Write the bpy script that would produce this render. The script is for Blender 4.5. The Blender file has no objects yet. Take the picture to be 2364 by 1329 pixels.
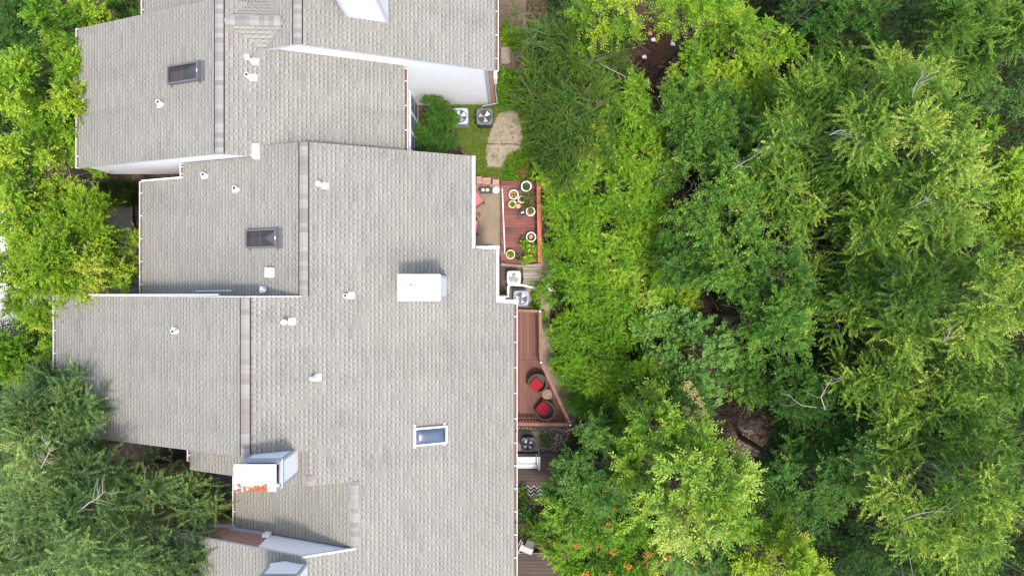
import bpy, bmesh, math, random
import numpy as np
from mathutils import Vector, Matrix

# ------------------------------------------------------------------ camera, sky, sun, exposure
S = bpy.context.scene
COL = S.collection
R = math.radians
H = 28.6                                   # flying height of the camera above the yard, metres
K = 1.5 / 2364.0                           # 24 mm lens on a 36 mm sensor

cam = bpy.data.cameras.new('camera')
cam.lens = 24.0
cam.sensor_width = 36.0
cam.sensor_fit = 'HORIZONTAL'
cam.clip_start = 0.1
cam.clip_end = 500.0
camo = bpy.data.objects.new('camera', cam)
camo.location = (0, 0, H)
camo.rotation_euler = (0, 0, 0)
COL.objects.link(camo)
S.camera = camo

world = bpy.data.worlds.new('World')
S.world = world
world.use_nodes = True
wn = world.node_tree
sky = wn.nodes.new('ShaderNodeTexSky')
sky.sky_type = 'NISHITA'
sky.sun_disc = False
sky.sun_elevation = R(71)
sky.sun_rotation = R(150)
sky.dust_density = 4.0
bg = wn.nodes['Background']
bg.inputs['Strength'].default_value = 0.15
wn.links.new(sky.outputs['Color'], bg.inputs['Color'])

sun = bpy.data.lights.new('sun', 'SUN')
sun.energy = 1.35
sun.angle = R(5.0)
sun.color = (1.0, 0.96, 0.89)
suno = bpy.data.objects.new('sun', sun)
suno.rotation_euler = Vector((-0.15, 0.26, -1.0)).to_track_quat('-Z', 'Y').to_euler()
suno.location = (4, -8, 40)
COL.objects.link(suno)

S.view_settings.view_transform = 'Standard'
S.view_settings.look = 'None'
S.view_settings.gamma = 1.0
S.view_settings.use_curve_mapping = False
S.view_settings.exposure = 1.46
S.cycles.max_bounces = 6
S.cycles.diffuse_bounces = 3
S.cycles.glossy_bounces = 3
S.cycles.transmission_bounces = 4
S.cycles.transparent_max_bounces = 4

# ------------------------------------------------------------------ coordinates
def W(px, py, z=0.0):
    s = K * (H - z)
    return ((px - 1182.0) * s, (664.5 - py) * s, z)

def on_plane(px, py, pl):                  # where a line of sight meets a roof plane z = a + b*X
    a, b = pl
    q = (px - 1182.0) * K
    X = q * (H - a) / (1 + q * b)
    z = a + b * X
    return X, (664.5 - py) * K * (H - z), z

# ------------------------------------------------------------------ node helpers
class V:
    def __init__(s, nt, sock): s.nt, s.s = nt, sock
    def _m(s, op, o=None, c=None):
        n = s.nt.nodes.new('ShaderNodeMath'); n.operation = op
        for i, x in enumerate((s, o, c)):
            if x is None: continue
            if isinstance(x, V): s.nt.links.new(x.s, n.inputs[i])
            else: n.inputs[i].default_value = x
        return V(s.nt, n.outputs[0])
    def __add__(s, o): return s._m('ADD', o)
    def __sub__(s, o): return s._m('SUBTRACT', o)
    def __mul__(s, o): return s._m('MULTIPLY', o)
    def __truediv__(s, o): return s._m('DIVIDE', o)
    def floor(s): return s._m('FLOOR')
    def fract(s): return s._m('FRACT')
    def gt(s, o): return s._m('GREATER_THAN', o)
    def lt(s, o): return s._m('LESS_THAN', o)
    def sin(s): return s._m('SINE')
    def abs(s): return s._m('ABSOLUTE')
    def step(s, a, b, lo=0.0, hi=1.0):
        n = s.nt.nodes.new('ShaderNodeMapRange'); n.interpolation_type = 'SMOOTHSTEP'
        s.nt.links.new(s.s, n.inputs[0])
        for i, x in enumerate((a, b, lo, hi)): n.inputs[i + 1].default_value = x
        return V(s.nt, n.outputs[0])

class M:
    """one procedural material"""
    def __init__(s, name, rough=0.8, spec=0.25, metal=0.0):
        s.m = bpy.data.materials.new(name); s.m.use_nodes = True
        s.nt = s.m.node_tree; s.b = s.nt.nodes['Principled BSDF']
        s.b.inputs['Roughness'].default_value = rough
        s.b.inputs['Specular IOR Level'].default_value = spec
        s.b.inputs['Metallic'].default_value = metal
    def n(s, t): return s.nt.nodes.new(t)
    def l(s, a, b): s.nt.links.new(a.s if isinstance(a, V) else a, b)
    def uv(s):
        n = s.n('ShaderNodeUVMap'); sp = s.n('ShaderNodeSeparateXYZ'); s.l(n.outputs[0], sp.inputs[0])
        return V(s.nt, sp.outputs[0]), V(s.nt, sp.outputs[1])
    def pos(s):
        n = s.n('ShaderNodeNewGeometry'); sp = s.n('ShaderNodeSeparateXYZ'); s.l(n.outputs['Position'], sp.inputs[0])
        return [V(s.nt, sp.outputs[i]) for i in range(3)]
    def island(s):
        return V(s.nt, s.n('ShaderNodeNewGeometry').outputs['Random Per Island'])
    def vec(s, x, y, z=0.0):
        c = s.n('ShaderNodeCombineXYZ')
        for i, a in enumerate((x, y, z)):
            if isinstance(a, V): s.l(a, c.inputs[i])
            else: c.inputs[i].default_value = a
        return c.outputs[0]
    def wn(s, x, y, z=0.0):
        n = s.n('ShaderNodeTexWhiteNoise'); n.noise_dimensions = '3D'
        s.l(s.vec(x, y, z), n.inputs['Vector']); return V(s.nt, n.outputs['Value'])
    def noise(s, scale, detail=3.0, vec=None, rough=0.55):
        n = s.n('ShaderNodeTexNoise'); n.inputs['Scale'].default_value = scale
        n.inputs['Detail'].default_value = detail; n.inputs['Roughness'].default_value = rough
        if vec is None:
            vec = s.n('ShaderNodeNewGeometry').outputs['Position']
        s.l(vec, n.inputs['Vector'])
        return V(s.nt, n.outputs['Fac'])
    def voro(s, scale, vec=None, feature='F1', out='Distance'):
        n = s.n('ShaderNodeTexVoronoi'); n.feature = feature; n.inputs['Scale'].default_value = scale
        if vec is None: vec = s.n('ShaderNodeNewGeometry').outputs['Position']
        s.l(vec, n.inputs['Vector']); return n.outputs[out]
    def ramp(s, f, stops, mode='LINEAR'):
        n = s.n('ShaderNodeValToRGB'); n.color_ramp.interpolation = mode
        e = n.color_ramp.elements
        while len(e) < len(stops): e.new(0.5)
        for i, (p, c) in enumerate(stops):
            e[i].position = p; e[i].color = (c[0], c[1], c[2], 1)
        s.l(f, n.inputs[0]); return n.outputs[0]
    def mix(s, f, a, b, mode='MIX'):
        n = s.n('ShaderNodeMix'); n.data_type = 'RGBA'; n.blend_type = mode
        for sock, x in ((n.inputs[0], f), (n.inputs[6], a), (n.inputs[7], b)):
            if isinstance(x, V): s.l(x, sock)
            elif isinstance(x, (int, float)): sock.default_value = x
            elif isinstance(x, tuple): sock.default_value = (x[0], x[1], x[2], 1)
            else: s.l(x, sock)
        return n.outputs[2]
    def scale(s, col, f):                  # colour times a value
        n = s.n('ShaderNodeVectorMath'); n.operation = 'SCALE'
        if isinstance(col, tuple): n.inputs[0].default_value = col
        else: s.l(col, n.inputs[0])
        s.l(f, n.inputs['Scale']); return n.outputs[0]
    def color(s, c):
        if isinstance(c, tuple): s.b.inputs['Base Color'].default_value = (c[0], c[1], c[2], 1)
        else: s.l(c, s.b.inputs['Base Color'])
        return s
    def bump(s, h, strength=0.5, dist=0.02):
        n = s.n('ShaderNodeBump'); n.inputs['Strength'].default_value = strength
        n.inputs['Distance'].default_value = dist
        s.l(h, n.inputs['Height']); s.l(n.outputs[0], s.b.inputs['Normal']); return s

# ------------------------------------------------------------------ materials
DIM = 0.84
def dim(c, k=None): return tuple(x * (DIM if k is None else k) for x in c)
def make_shingle(name='roof_shingles', tone=(1.0, 1.0, 1.0)):
    m = M(name, 0.92, 0.1)
    u, v = m.uv()
    E = 0.137
    row = (u / E).floor(); fu = (u / E).fract()
    def teeth(rw, k):                      # raised tabs of one course: 1 on a tab, 0 in the gaps
        rr = m.wn(rw, 3.3)
        vv = v / 0.185 + rr * 19.7
        vv = vv + (vv * 1.3 + rw * 4.1).sin() * 0.22
        c = vv.floor(); r = m.wn(rw, c)
        wd = r * 0.36 + 0.36
        on = vv.fract().step(0.02, 0.10) * (vv.fract() - wd).step(0.0, 0.08, 1.0, 0.0)
        return on * m.wn(rw, c, 5.0).lt(0.86), r, rr
    tooth, r1, rr = teeth(row, 0)
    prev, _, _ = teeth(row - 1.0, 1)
    big = m.wn(row, ((v + rr * 3.0) / 0.55).floor(), 9.0)
    big2 = m.wn(row, ((v + rr * 3.0) / 0.55).floor(), 17.0)
    grain = m.noise(60.0, 2.0)
    blot = m.noise(0.55, 4.0)
    base = m.ramp(big, [(0, (.180, .176, .156)), (.5, (.192, .188, .166)), (1, (.204, .199, .176))])
    base = m.mix(big2.gt(0.96), base, (.176, .163, .151))
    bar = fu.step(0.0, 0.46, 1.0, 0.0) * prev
    line = fu.step(0.0, 0.16, 1.0, 0.0)
    edge = fu.step(0.36, 0.72, 0.0, 1.0) * tooth
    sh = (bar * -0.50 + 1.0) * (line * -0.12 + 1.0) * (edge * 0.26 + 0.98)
    sh = sh * (grain * 0.30 + 0.85) * (blot * 0.20 + 0.90)
    dirt = m.noise(0.9, 5.0, m.vec(u * 0.25, v, 2.0)).step(0.50, 0.78, 1.0, 0.88)
    sh = sh * dirt
    wear = m.noise(0.23, 3.0) * 0.16 + 0.93
    streak = m.noise(1.0, 4.0, m.vec(u * 0.10, v * 1.7, 6.0)).step(0.52, 0.74, 1.0, 0.95)
    base = m.mix(1.0, base, tone, 'MULTIPLY')
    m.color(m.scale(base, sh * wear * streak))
    m.bump((fu * 0.6 + tooth * 0.5) + grain * 0.25, 0.4, 0.010)
    return m.m

def make_ridge():
    m = M('ridge_cap_shingles', 0.92, 0.1)
    u, v = m.uv()
    r = m.wn((v / 0.148).floor(), 2.0)
    c = m.ramp(r, [(0, (.175, .166, .152)), (.16, (.215, .210, .192)), (.38, (.190, .176, .163)), (.55, (.238, .232, .214)), (.78, (.200, .182, .168)), (.9, (.226, .220, .203))], 'CONSTANT')
    line = ((v / 0.148).fract()).lt(0.06)
    g = m.noise(50.0, 2.0)
    m.color(m.scale(c, (line * -0.22 + 1.0) * (g * 0.3 + 0.85)))
    return m.m

def make_siding(name, col, per=0.13, vertical=False, contrast=0.12):
    m = M(name, 0.62, 0.3)
    x, y, z = m.pos()
    f = (((x + y) if vertical else z) / per).fract()
    g = m.noise(1.6, 4.0)
    m.color(m.scale(col, (f.lt(0.07) * -contrast * 2 + 1.0) * (g * 0.10 + 0.95)))
    m.bump(f, 0.5, 0.02)
    return m.m

def make_brick(name, c1, c2, mortar, rot=False):
    m = M(name, 0.88, 0.2)
    x, y, z = m.pos()
    n = m.n('ShaderNodeTexBrick')
    n.inputs['Scale'].default_value = 1.0
    n.inputs['Brick Width'].default_value = 0.205
    n.inputs['Row Height'].default_value = 0.075
    n.inputs['Mortar Size'].default_value = 0.006
    n.inputs['Color1'].default_value = (*c1, 1); n.inputs['Color2'].default_value = (*c2, 1)
    n.inputs['Mortar'].default_value = (*mortar, 1); n.inputs['Bias'].default_value = -0.1
    m.l(m.vec(x + y, (y if rot else z)), n.inputs['Vector'])
    g = m.noise(14.0, 4.0)
    m.color(m.scale(n.outputs['Color'], g * 0.9 + 0.5))
    m.bump(n.outputs['Fac'], 0.4, 0.008)
    return m.m

def make_plain(name, col, rough=0.6, spec=0.3, var=0.12, sc=6.0, metal=0.0):
    m = M(name, rough, spec, metal)
    m.color(m.scale(col, m.noise(sc, 4.0) * (2 * var) + (1 - var)))
    return m.m

def make_wood(name, col, dark, var=0.35, rough=0.75, axis=0, stain=0.0):
    col, dark = dim(col), dim(dark)
    m = M(name, rough, 0.25)
    x, y, z = m.pos()
    r = m.island()
    st = m.noise(1.0, 5.0, m.vec(x * (1.5 if axis == 0 else 28), y * (28 if axis == 0 else 1.5), r * 40.0))
    c = m.mix(st.step(0.32, 0.72), dark, col)
    c = m.scale(c, r * var * 2 + (1 - var))
    if stain:
        big = m.noise(2.2, 5.0, m.vec(x * 0.7, y * 1.4, 1.0)).step(0.5, 0.72)
        c = m.mix(big * stain, c, (.035, .028, .024))
    m.color(c); m.bump(st, 0.3, 0.004)
    return m.m

def make_rust_lid(name, amount, y0, cx):
    """white sheet metal with orange rust bitten in along one edge"""
    m = M(name, 0.45, 0.4)
    u, v = m.uv()
    n = m.noise(3.7, 5.0, m.vec(u * 1.0, v * 1.0, cx), 0.6)
    edge = v.step(0.0, 0.50, 1.0, 0.0)
    k = (n + edge * edge * y0).step(amount, amount + 0.02)
    fine = m.noise(26.0, 4.0)
    rust = m.ramp(fine, [(0.36, (.10, .026, .010)), (.52, (.235, .062, .012)), (.68, (.24, .095, .035))])
    white = m.scale((.83, .83, .82), m.noise(2.0, 4.0) * 0.12 + 0.93)
    m.color(m.mix(k, white, rust))
    return m.m

def make_leaf(name, stops, trans=0.25, gloss=0.30):
    m = M(name, 0.55, gloss * .42)
    a = m.n('ShaderNodeAttribute'); a.attribute_name = 'tint'
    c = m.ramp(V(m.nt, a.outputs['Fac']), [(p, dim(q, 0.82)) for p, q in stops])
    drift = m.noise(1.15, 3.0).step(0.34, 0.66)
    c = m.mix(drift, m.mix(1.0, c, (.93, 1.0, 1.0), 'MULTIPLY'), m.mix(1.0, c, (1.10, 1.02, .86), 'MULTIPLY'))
    m.color(c)
    t = m.n('ShaderNodeBsdfTranslucent')
    tc = m.mix(1.0, c, (1.15, 1.1, .45), 'MULTIPLY'); m.l(tc, t.inputs['Color'])
    mx = m.n('ShaderNodeMixShader'); mx.inputs[0].default_value = trans
    m.l(m.b.outputs[0], mx.inputs[1]); m.l(t.outputs[0], mx.inputs[2])
    m.l(mx.outputs[0], m.nt.nodes['Material Output'].inputs['Surface'])
    return m.m

def make_ground():
    m = M('woodland_floor', 0.95, 0.1)
    n1 = m.noise(0.7, 5.0); n2 = m.noise(9.0, 5.0)
    c = m.ramp(n2, [(0.3, (.022, .015, .010)), (.5, (.060, .042, .028)), (.68, (.125, .088, .058)), (.8, (.19, .145, .10))])
    c = m.mix(n1.step(0.45, 0.65) * 0.5, c, (.03, .035, .014))
    m.color(c); m.bump(n2, 0.8, 0.05)
    return m.m

def make_soil():
    m = M('bare_soil', 0.95, 0.1)
    n1 = m.noise(1.8, 5.0); n2 = m.noise(22.0, 5.0)
    c = m.ramp(n2, [(0.3, (.065, .045, .035)), (.55, (.125, .09, .07)), (.75, (.22, .165, .12))])
    m.color(m.scale(c, n1 * 0.7 + 0.62)); m.bump(n2, 0.7, 0.03)
    return m.m

def make_concrete(name, col, speck=0.25, sc=30.0):
    col = dim(col)
    m = M(name, 0.9, 0.15)
    n1 = m.noise(1.6, 5.0); n2 = m.noise(sc, 3.0)
    m.color(m.scale(col, (n1 * 0.6 + 0.70) * (n2 * 2 * speck + 1 - speck)))
    m.bump(n2, 0.4, 0.01)
    return m.m

def make_water():
    m = M('creek_water', 0.06, 0.5)
    m.color((.012, .011, .008)); m.bump(m.noise(6.0, 3.0), 0.12, 0.03)
    return m.m

def make_glass(name, col, rough=0.08, spec=0.8):
    m = M(name, rough, spec)
    m.color(m.scale(col, m.noise(1.5, 2.0) * 0.5 + 0.75)); return m.m

def make_acrylic(name, tint, clear):
    m = M(name, 0.22, 0.8)
    m.color((.085, .092, .105))
    t = m.n('ShaderNodeBsdfTransparent'); t.inputs['Color'].default_value = (*tint, 1)
    mx = m.n('ShaderNodeMixShader'); mx.inputs[0].default_value = clear
    m.l(m.b.outputs[0], mx.inputs[1]); m.l(t.outputs[0], mx.inputs[2])
    m.l(mx.outputs[0], m.nt.nodes['Material Output'].inputs['Surface'])
    return m.m

def make_rug():
    m = M('zigzag_rug_weave', 0.95, 0.05)
    u, v = m.uv()
    t = ((u / 0.26).fract() - 0.5).abs() * 0.26
    k = ((v + t) / 0.16).fract().gt(0.5)
    m.color(m.mix(k, (.012, .012, .012), m.scale((.24, .235, .22), m.noise(40.0, 2.0) * 0.3 + 0.85)))  # white zigzag dimmed in colour for the shadow lying over the rug
    return m.m

def make_wicker():
    m = M('brown_wicker', 0.7, 0.3)
    x, y, z = m.pos()
    w = ((z * 190.0).sin() * ((x + y) * 150.0).sin())
    m.color(m.scale((.055, .040, .032), w * 0.35 + 0.95)); m.bump(w, 0.5, 0.006)
    return m.m

MAT = dict(
    shingle=make_shingle(), olive_shingle=make_shingle('olive_roof_shingles', (.95, .945, .91)), ridge=make_ridge(),  # second shingle tone, slightly darker and more olive
    siding=make_siding('white_lap_siding', (.89, .89, .89)),
    chimney=make_siding('white_chimney_siding', (.90, .90, .90), 0.1, False, 0.05),
    trim=make_plain('white_trim_paint', (.78, .78, .77), 0.55),
    greytrim=make_plain('grey_trim_paint', (.33, .36, .40), 0.6),
    edge=make_plain('drip_edge_metal', (.52, .53, .55), 0.5),
    vent=make_plain('white_vent_paint', (.82, .82, .80), 0.5),
    brick=make_brick('pink_brick', (.42, .22, .16), (.28, .13, .10), (.36, .33, .30)),
    brickflat=make_brick('red_paver_brick', (.40, .19, .14), (.27, .12, .09), (.33, .28, .24), True),
    dbrick=make_brick('dark_red_brick', (.27, .13, .095), (.17, .08, .06), (.19, .15, .13)),
    ridgeside=make_plain('dark_ridge_vent', (.026, .017, .015), 0.8),
    gutter=make_plain('white_gutter_paint', (.58, .58, .58), 0.5, 0.3, 0.25, 5.0),
    courtpave=make_brick('shade_dark_court_paver', (.12, .07, .055), (.08, .045, .035), (.09, .075, .065), True),  # court brick colour darkened to stand in for the tree's deep shadow
    trough=make_plain('gutter_debris', (.14, .085, .06), 0.9, 0.1, 0.4, 14.0),
    ground=make_ground(), soil=make_soil(),
    concrete=make_concrete('weathered_concrete', (.26, .215, .165), 0.4, 12.0),
    pale=make_concrete('pale_driveway_concrete', (.40, .39, .375), 0.1),
    pebbleconc=make_concrete('exposed_aggregate', (.24, .19, .135), 0.45, 42.0),
    stone=make_concrete('path_stone', (.27, .225, .17), 0.3),
    rock=make_plain('river_rock', (.30, .275, .245), 0.8, 0.2, 0.45, 7.0),
    creekrock=make_plain('creek_rock', (.075, .058, .042), 0.8, 0.2, 0.4, 5.0),
    water=make_water(),
    reddeck=make_wood('red_stained_boards', (.25, .080, .058), (.13, .042, .034), 0.3, 0.6, 0, 0.8),
    redrail=make_wood('red_painted_rail', (.42, .105, .055), (.30, .08, .045), 0.15, 0.55, 1),
    browndeck=make_wood('brown_deck_boards', (.185, .085, .060), (.135, .060, .042), 0.14, 0.7, 1),
    brownrail=make_wood('brown_rail_boards', (.27, .128, .09), (.205, .095, .068), 0.1, 0.7, 1),
    shadedeck=make_wood('shaded_deck_boards', (.085, .055, .045), (.055, .036, .03), 0.15, 0.7, 0),  # brown boards, with the shade of the trees put into their colour
    oldwood=make_wood('weathered_planks', (.33, .285, .235), (.16, .13, .105), 0.3, 0.85, 0),
    woodtop=make_wood('table_top_slats', (.34, .22, .16), (.23, .14, .10), 0.25, 0.7, 0),
    cushion=make_plain('red_cushion_fabric', (.225, .016, .024), 0.9, 0.1, 0.12, 12.0),
    pink=make_plain('faded_red_fabric', (.42, .13, .14), 0.9, 0.1, 0.12, 12.0),
    wicker=make_wicker(),
    black=make_plain('black_plastic', (.018, .018, .02), 0.5, 0.4),
    darkgrey=make_plain('dark_grey_enamel', (.075, .085, .09), 0.5, 0.4),
    acgrey=make_plain('blue_grey_enamel', (.20, .25, .29), 0.5, 0.4),
    acpale=make_plain('pale_grey_enamel', (.29, .33, .37), 0.5, 0.4),
    acwhite=make_plain('white_enamel', (.72, .71, .67), 0.5, 0.4),
    fan=make_plain('fan_aluminium', (.42, .44, .46), 0.32, 0.5, 0.06, 3.0, 0.5),
    pvc=make_plain('white_pvc', (.78, .76, .72), 0.5),
    pot_white=make_plain('white_glazed_pot', (.74, .73, .70), 0.45),
    pot_cream=make_plain('cream_plastic_pot', (.62, .54, .36), 0.5),
    pot_blue=make_plain('lavender_glazed_pot', (.52, .50, .62), 0.4),
    pot_dark=make_plain('dark_pot', (.05, .045, .042), 0.5),
    pot_terra=make_plain('terracotta_pot', (.52, .27, .18), 0.8),
    potsoil=make_plain('potting_soil', (.035, .026, .02), 0.95, 0.1, 0.4, 30.0),
    bark=make_plain('grey_brown_bark', (.16, .125, .095), 0.9, 0.1, 0.35, 9.0),
    palebark=make_plain('pale_grey_bark', (.26, .24, .21), 0.85, 0.1, 0.25, 9.0),
    root=make_plain('root_bark', (.17, .125, .09), 0.9, 0.1, 0.3, 14.0),
    brush=make_plain('brown_brush_twigs', (.16, .090, .055), 0.9, 0.1, 0.4, 9.0),
    deadwood=make_plain('dead_grey_wood', (.27, .24, .21), 0.9, 0.1, 0.3, 9.0),
    glass=make_glass('window_glass', (.10, .13, .16)),
    bronze=make_acrylic('bronze_acrylic', (.60, .48, .34), 0.62),
    shaft=make_plain('brown_shaft_lining', (.12, .075, .032), 0.8, 0.2, 0.5, 3.0),
    bluedome=make_glass('blue_acrylic', (.045, .065, .105), 0.16, 0.7),
    bronzeframe=make_plain('grey_aluminium_frame', (.13, .125, .13), 0.4, 0.5, 0.1, 5.0, 0.3),
    rug=make_rug(),
    carpaint=make_plain('white_car_paint', (.80, .80, .80), 0.25, 0.5, 0.02),
    tyre=make_plain('tyre_rubber', (.02, .02, .02), 0.9, 0.2),
    lamp=make_glass('lamp_lens', (.5, .5, .5), 0.1),
    redlamp=make_glass('red_lamp_lens', (.4, .02, .02), 0.1),
    lid_a=make_rust_lid('white_lid_with_few_rust_spots', 0.675, 0.09, 1.7),
    lid_b=make_rust_lid('white_lid_with_orange_rust', 0.665, 0.24, 3.1),
    ribbed=make_siding('shaded_grey_ribbed_porch_roof', (.085, .085, .09), 0.14, True, 0.3),  # grey lowered to carry the shadow of tree and roof on the porch
    cloth=make_plain('white_patterned_cloth', (.72, .71, .74), 0.9, 0.1, 0.3, 26.0),
    panel=make_glass('pale_blue_panel', (.15, .19, .235), 0.25, 0.5),
    greymesh=make_plain('grey_sling_fabric', (.34, .33, .31), 0.85),
)
# ------------------------------------------------------------------ mesh helpers
class MB:
    def __init__(s): s.v = []; s.f = []; s.uv = []; s.mi = []
    def face(s, pts, uv=None, mi=0):
        i = len(s.v); s.v += [tuple(p) for p in pts]
        s.f.append(tuple(range(i, i + len(pts)))); s.uv.append(uv); s.mi.append(mi)
    def box(s, x0, x1, y0, y1, z0, z1, mi=0):
        s.obox(((x0 + x1) / 2, (y0 + y1) / 2, (z0 + z1) / 2), ((x1 - x0) / 2, 0, 0), (0, (y1 - y0) / 2, 0), (0, 0, (z1 - z0) / 2), mi)
    def obox(s, c, a, b, d, mi=0):
        c, a, b, d = Vector(c), Vector(a), Vector(b), Vector(d)
        P = [c + a * i + b * j + d * k for k in (-1, 1) for j in (-1, 1) for i in (-1, 1)]
        i = len(s.v); s.v += [tuple(p) for p in P]
        for q in ((0, 2, 3, 1), (4, 5, 7, 6), (0, 1, 5, 4), (2, 6, 7, 3), (0, 4, 6, 2), (1, 3, 7, 5)):
            s.f.append(tuple(i + k for k in q)); s.uv.append(None); s.mi.append(mi)
    def bar(s, p, q, w, h, mi=0, up=(0, 0, 1)):
        p, q = Vector(p), Vector(q); d = q - p; t = d.cross(Vector(up)).normalized(); n = t.cross(d).normalized()
        s.obox((p + q) / 2, d / 2, t * w / 2, n * h / 2, mi)
    def prism(s, poly, z0, z1, mi=0, mtop=None):
        """vertical prism; z0/z1 numbers or functions of (x, y)"""
        f0 = z0 if callable(z0) else (lambda x, y: z0); f1 = z1 if callable(z1) else (lambda x, y: z1)
        n = len(poly); i = len(s.v)
        s.v += [(x, y, f0(x, y)) for x, y in poly] + [(x, y, f1(x, y)) for x, y in poly]
        s.f.append(tuple(i + k for k in reversed(range(n)))); s.uv.append(None); s.mi.append(mi)
        s.f.append(tuple(i + n + k for k in range(n))); s.uv.append([(x, y) for x, y in poly]); s.mi.append(mi if mtop is None else mtop)
        for k in range(n):
            k2 = (k + 1) % n
            s.f.append((i + k, i + k2, i + n + k2, i + n + k)); s.uv.append(None); s.mi.append(mi)
    def xprism(s, prof, y0, y1, mi=0):
        """profile in XZ extruded along Y"""
        n = len(prof); i = len(s.v)
        s.v += [(x, y0, z) for x, z in prof] + [(x, y1, z) for x, z in prof]
        s.f.append(tuple(i + k for k in range(n))); s.uv.append(None); s.mi.append(mi)
        s.f.append(tuple(i + n + k for k in reversed(range(n)))); s.uv.append(None); s.mi.append(mi)
        for k in range(n):
            k2 = (k + 1) % n
            s.f.append((i + k2, i + k, i + n + k, i + n + k2)); s.uv.append(None); s.mi.append(mi)
    def tube(s, pts, rad, n=6, mi=0, cap=True):
        pts = [Vector(p) for p in pts]
        if not hasattr(rad, '__len__'): rad = [rad] * len(pts)
        base = len(s.v); prev = None
        for k, p in enumerate(pts):
            d = (pts[min(k + 1, len(pts) - 1)] - pts[max(k - 1, 0)])
            if d.length < 1e-6: d = Vector((0, 0, 1))
            d.normalize()
            a = prev - d * prev.dot(d) if prev is not None else d.orthogonal()
            if a.length < 1e-5: a = d.orthogonal()
            a.normalize(); prev = a; b = d.cross(a)
            for j in range(n):
                t = 2 * math.pi * j / n
                s.v.append(tuple(p + (a * math.cos(t) + b * math.sin(t)) * rad[k]))
        for k in range(len(pts) - 1):
            for j in range(n):
                j2 = (j + 1) % n
                s.f.append((base + k * n + j, base + k * n + j2, base + (k + 1) * n + j2, base + (k + 1) * n + j)); s.uv.append(None); s.mi.append(mi)
        if cap:
            s.f.append(tuple(base + j for j in reversed(range(n)))); s.uv.append(None); s.mi.append(mi)
            m = base + (len(pts) - 1) * n
            s.f.append(tuple(m + j for j in range(n))); s.uv.append(None); s.mi.append(mi)
    def lathe(s, prof, c=(0, 0, 0), n=24, mi=0, closed=False):
        base = len(s.v)
        for r, z in prof:
            for j in range(n):
                t = 2 * math.pi * j / n
                s.v.append((c[0] + r * math.cos(t), c[1] + r * math.sin(t), c[2] + z))
        for k in range(len(prof) - 1):
            for j in range(n):
                j2 = (j + 1) % n
                s.f.append((base + k * n + j, base + k * n + j2, base + (k + 1) * n + j2, base + (k + 1) * n + j)); s.uv.append(None); s.mi.append(mi)
    def build(s, name, mats, parent=None, smooth=False, bevel=0.0):
        me = bpy.data.meshes.new(name); me.from_pydata(s.v, [], s.f)
        if any(u is not None for u in s.uv):
            L = me.uv_layers.new(name='UVMap'); k = 0
            for fi, f in enumerate(s.f):
                for j in range(len(f)):
                    if s.uv[fi] is not None: L.data[k].uv = s.uv[fi][j]
                    k += 1
        for m in (mats if isinstance(mats, (list, tuple)) else [mats]):
            me.materials.append(MAT[m] if isinstance(m, str) else m)
        me.polygons.foreach_set('material_index', s.mi)
        if smooth: me.polygons.foreach_set('use_smooth', [True] * len(s.f))
        me.update()
        o = bpy.data.objects.new(name, me); COL.objects.link(o)
        adopt(o, parent)
        if bevel:
            b = o.modifiers.new('soft_edges', 'BEVEL'); b.width = bevel; b.segments = 2; b.limit_method = 'ANGLE'
        return o

def adopt(o, parent):
    """parent o, whose mesh is in place coordinates, under an Empty that stands at its own base"""
    if parent is not None:
        o.parent = parent
        if parent.type == 'EMPTY' and not parent.get('local'):
            o.location = -Vector(parent.location)

def thing(name, label, cat, loc=(0, 0, 0), group=None, local=False, rotz=0.0):
    o = bpy.data.objects.new(name, None); COL.objects.link(o)
    o.empty_display_size = 0.3; o.location = loc; o.rotation_euler = (0, 0, rotz)
    o['label'] = label; o['category'] = cat
    if group: o['group'] = group
    if local: o['local'] = 1
    return o

def tag(o, label, cat, group=None):
    o['label'] = label; o['category'] = cat
    if group: o['group'] = group
    return o

def kind(o, k):
    o['kind'] = k; return o

def rsq(hx, hy, r, n=5, c=(0, 0)):
    P = []
    for qx, qy, a0 in ((1, 1, 0), (-1, 1, 90), (-1, -1, 180), (1, -1, 270)):
        for k in range(n + 1):
            a = R(a0 + 90 * k / n)
            P.append((c[0] + qx * (hx - r) + r * math.cos(a), c[1] + qy * (hy - r) + r * math.sin(a)))
    return P

def smoothstep(a, b, x):
    t = np.clip((x - a) / (b - a), 0, 1); return t * t * (3 - 2 * t)

# ------------------------------------------------------------------ terrain: flat yard falling to a creek bed
def creek_x(Y):
    return np.interp(Y, [-30, -13, -6.5, -2.8, 4.2, 10.5, 30], [16, 12.6, 10.9, 10.6, 8.4, 6.8, 6.0])
def ground_z(X, Y):
    d = np.abs(np.asarray(X, float) - creek_x(np.asarray(Y, float)))
    z = -3.0 * (1 - smoothstep(0.6, 5.8, d))
    return z * smoothstep(2.1, 4.2, np.asarray(X, float))
def gz(x, y): return float(ground_z(x, y))

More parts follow.
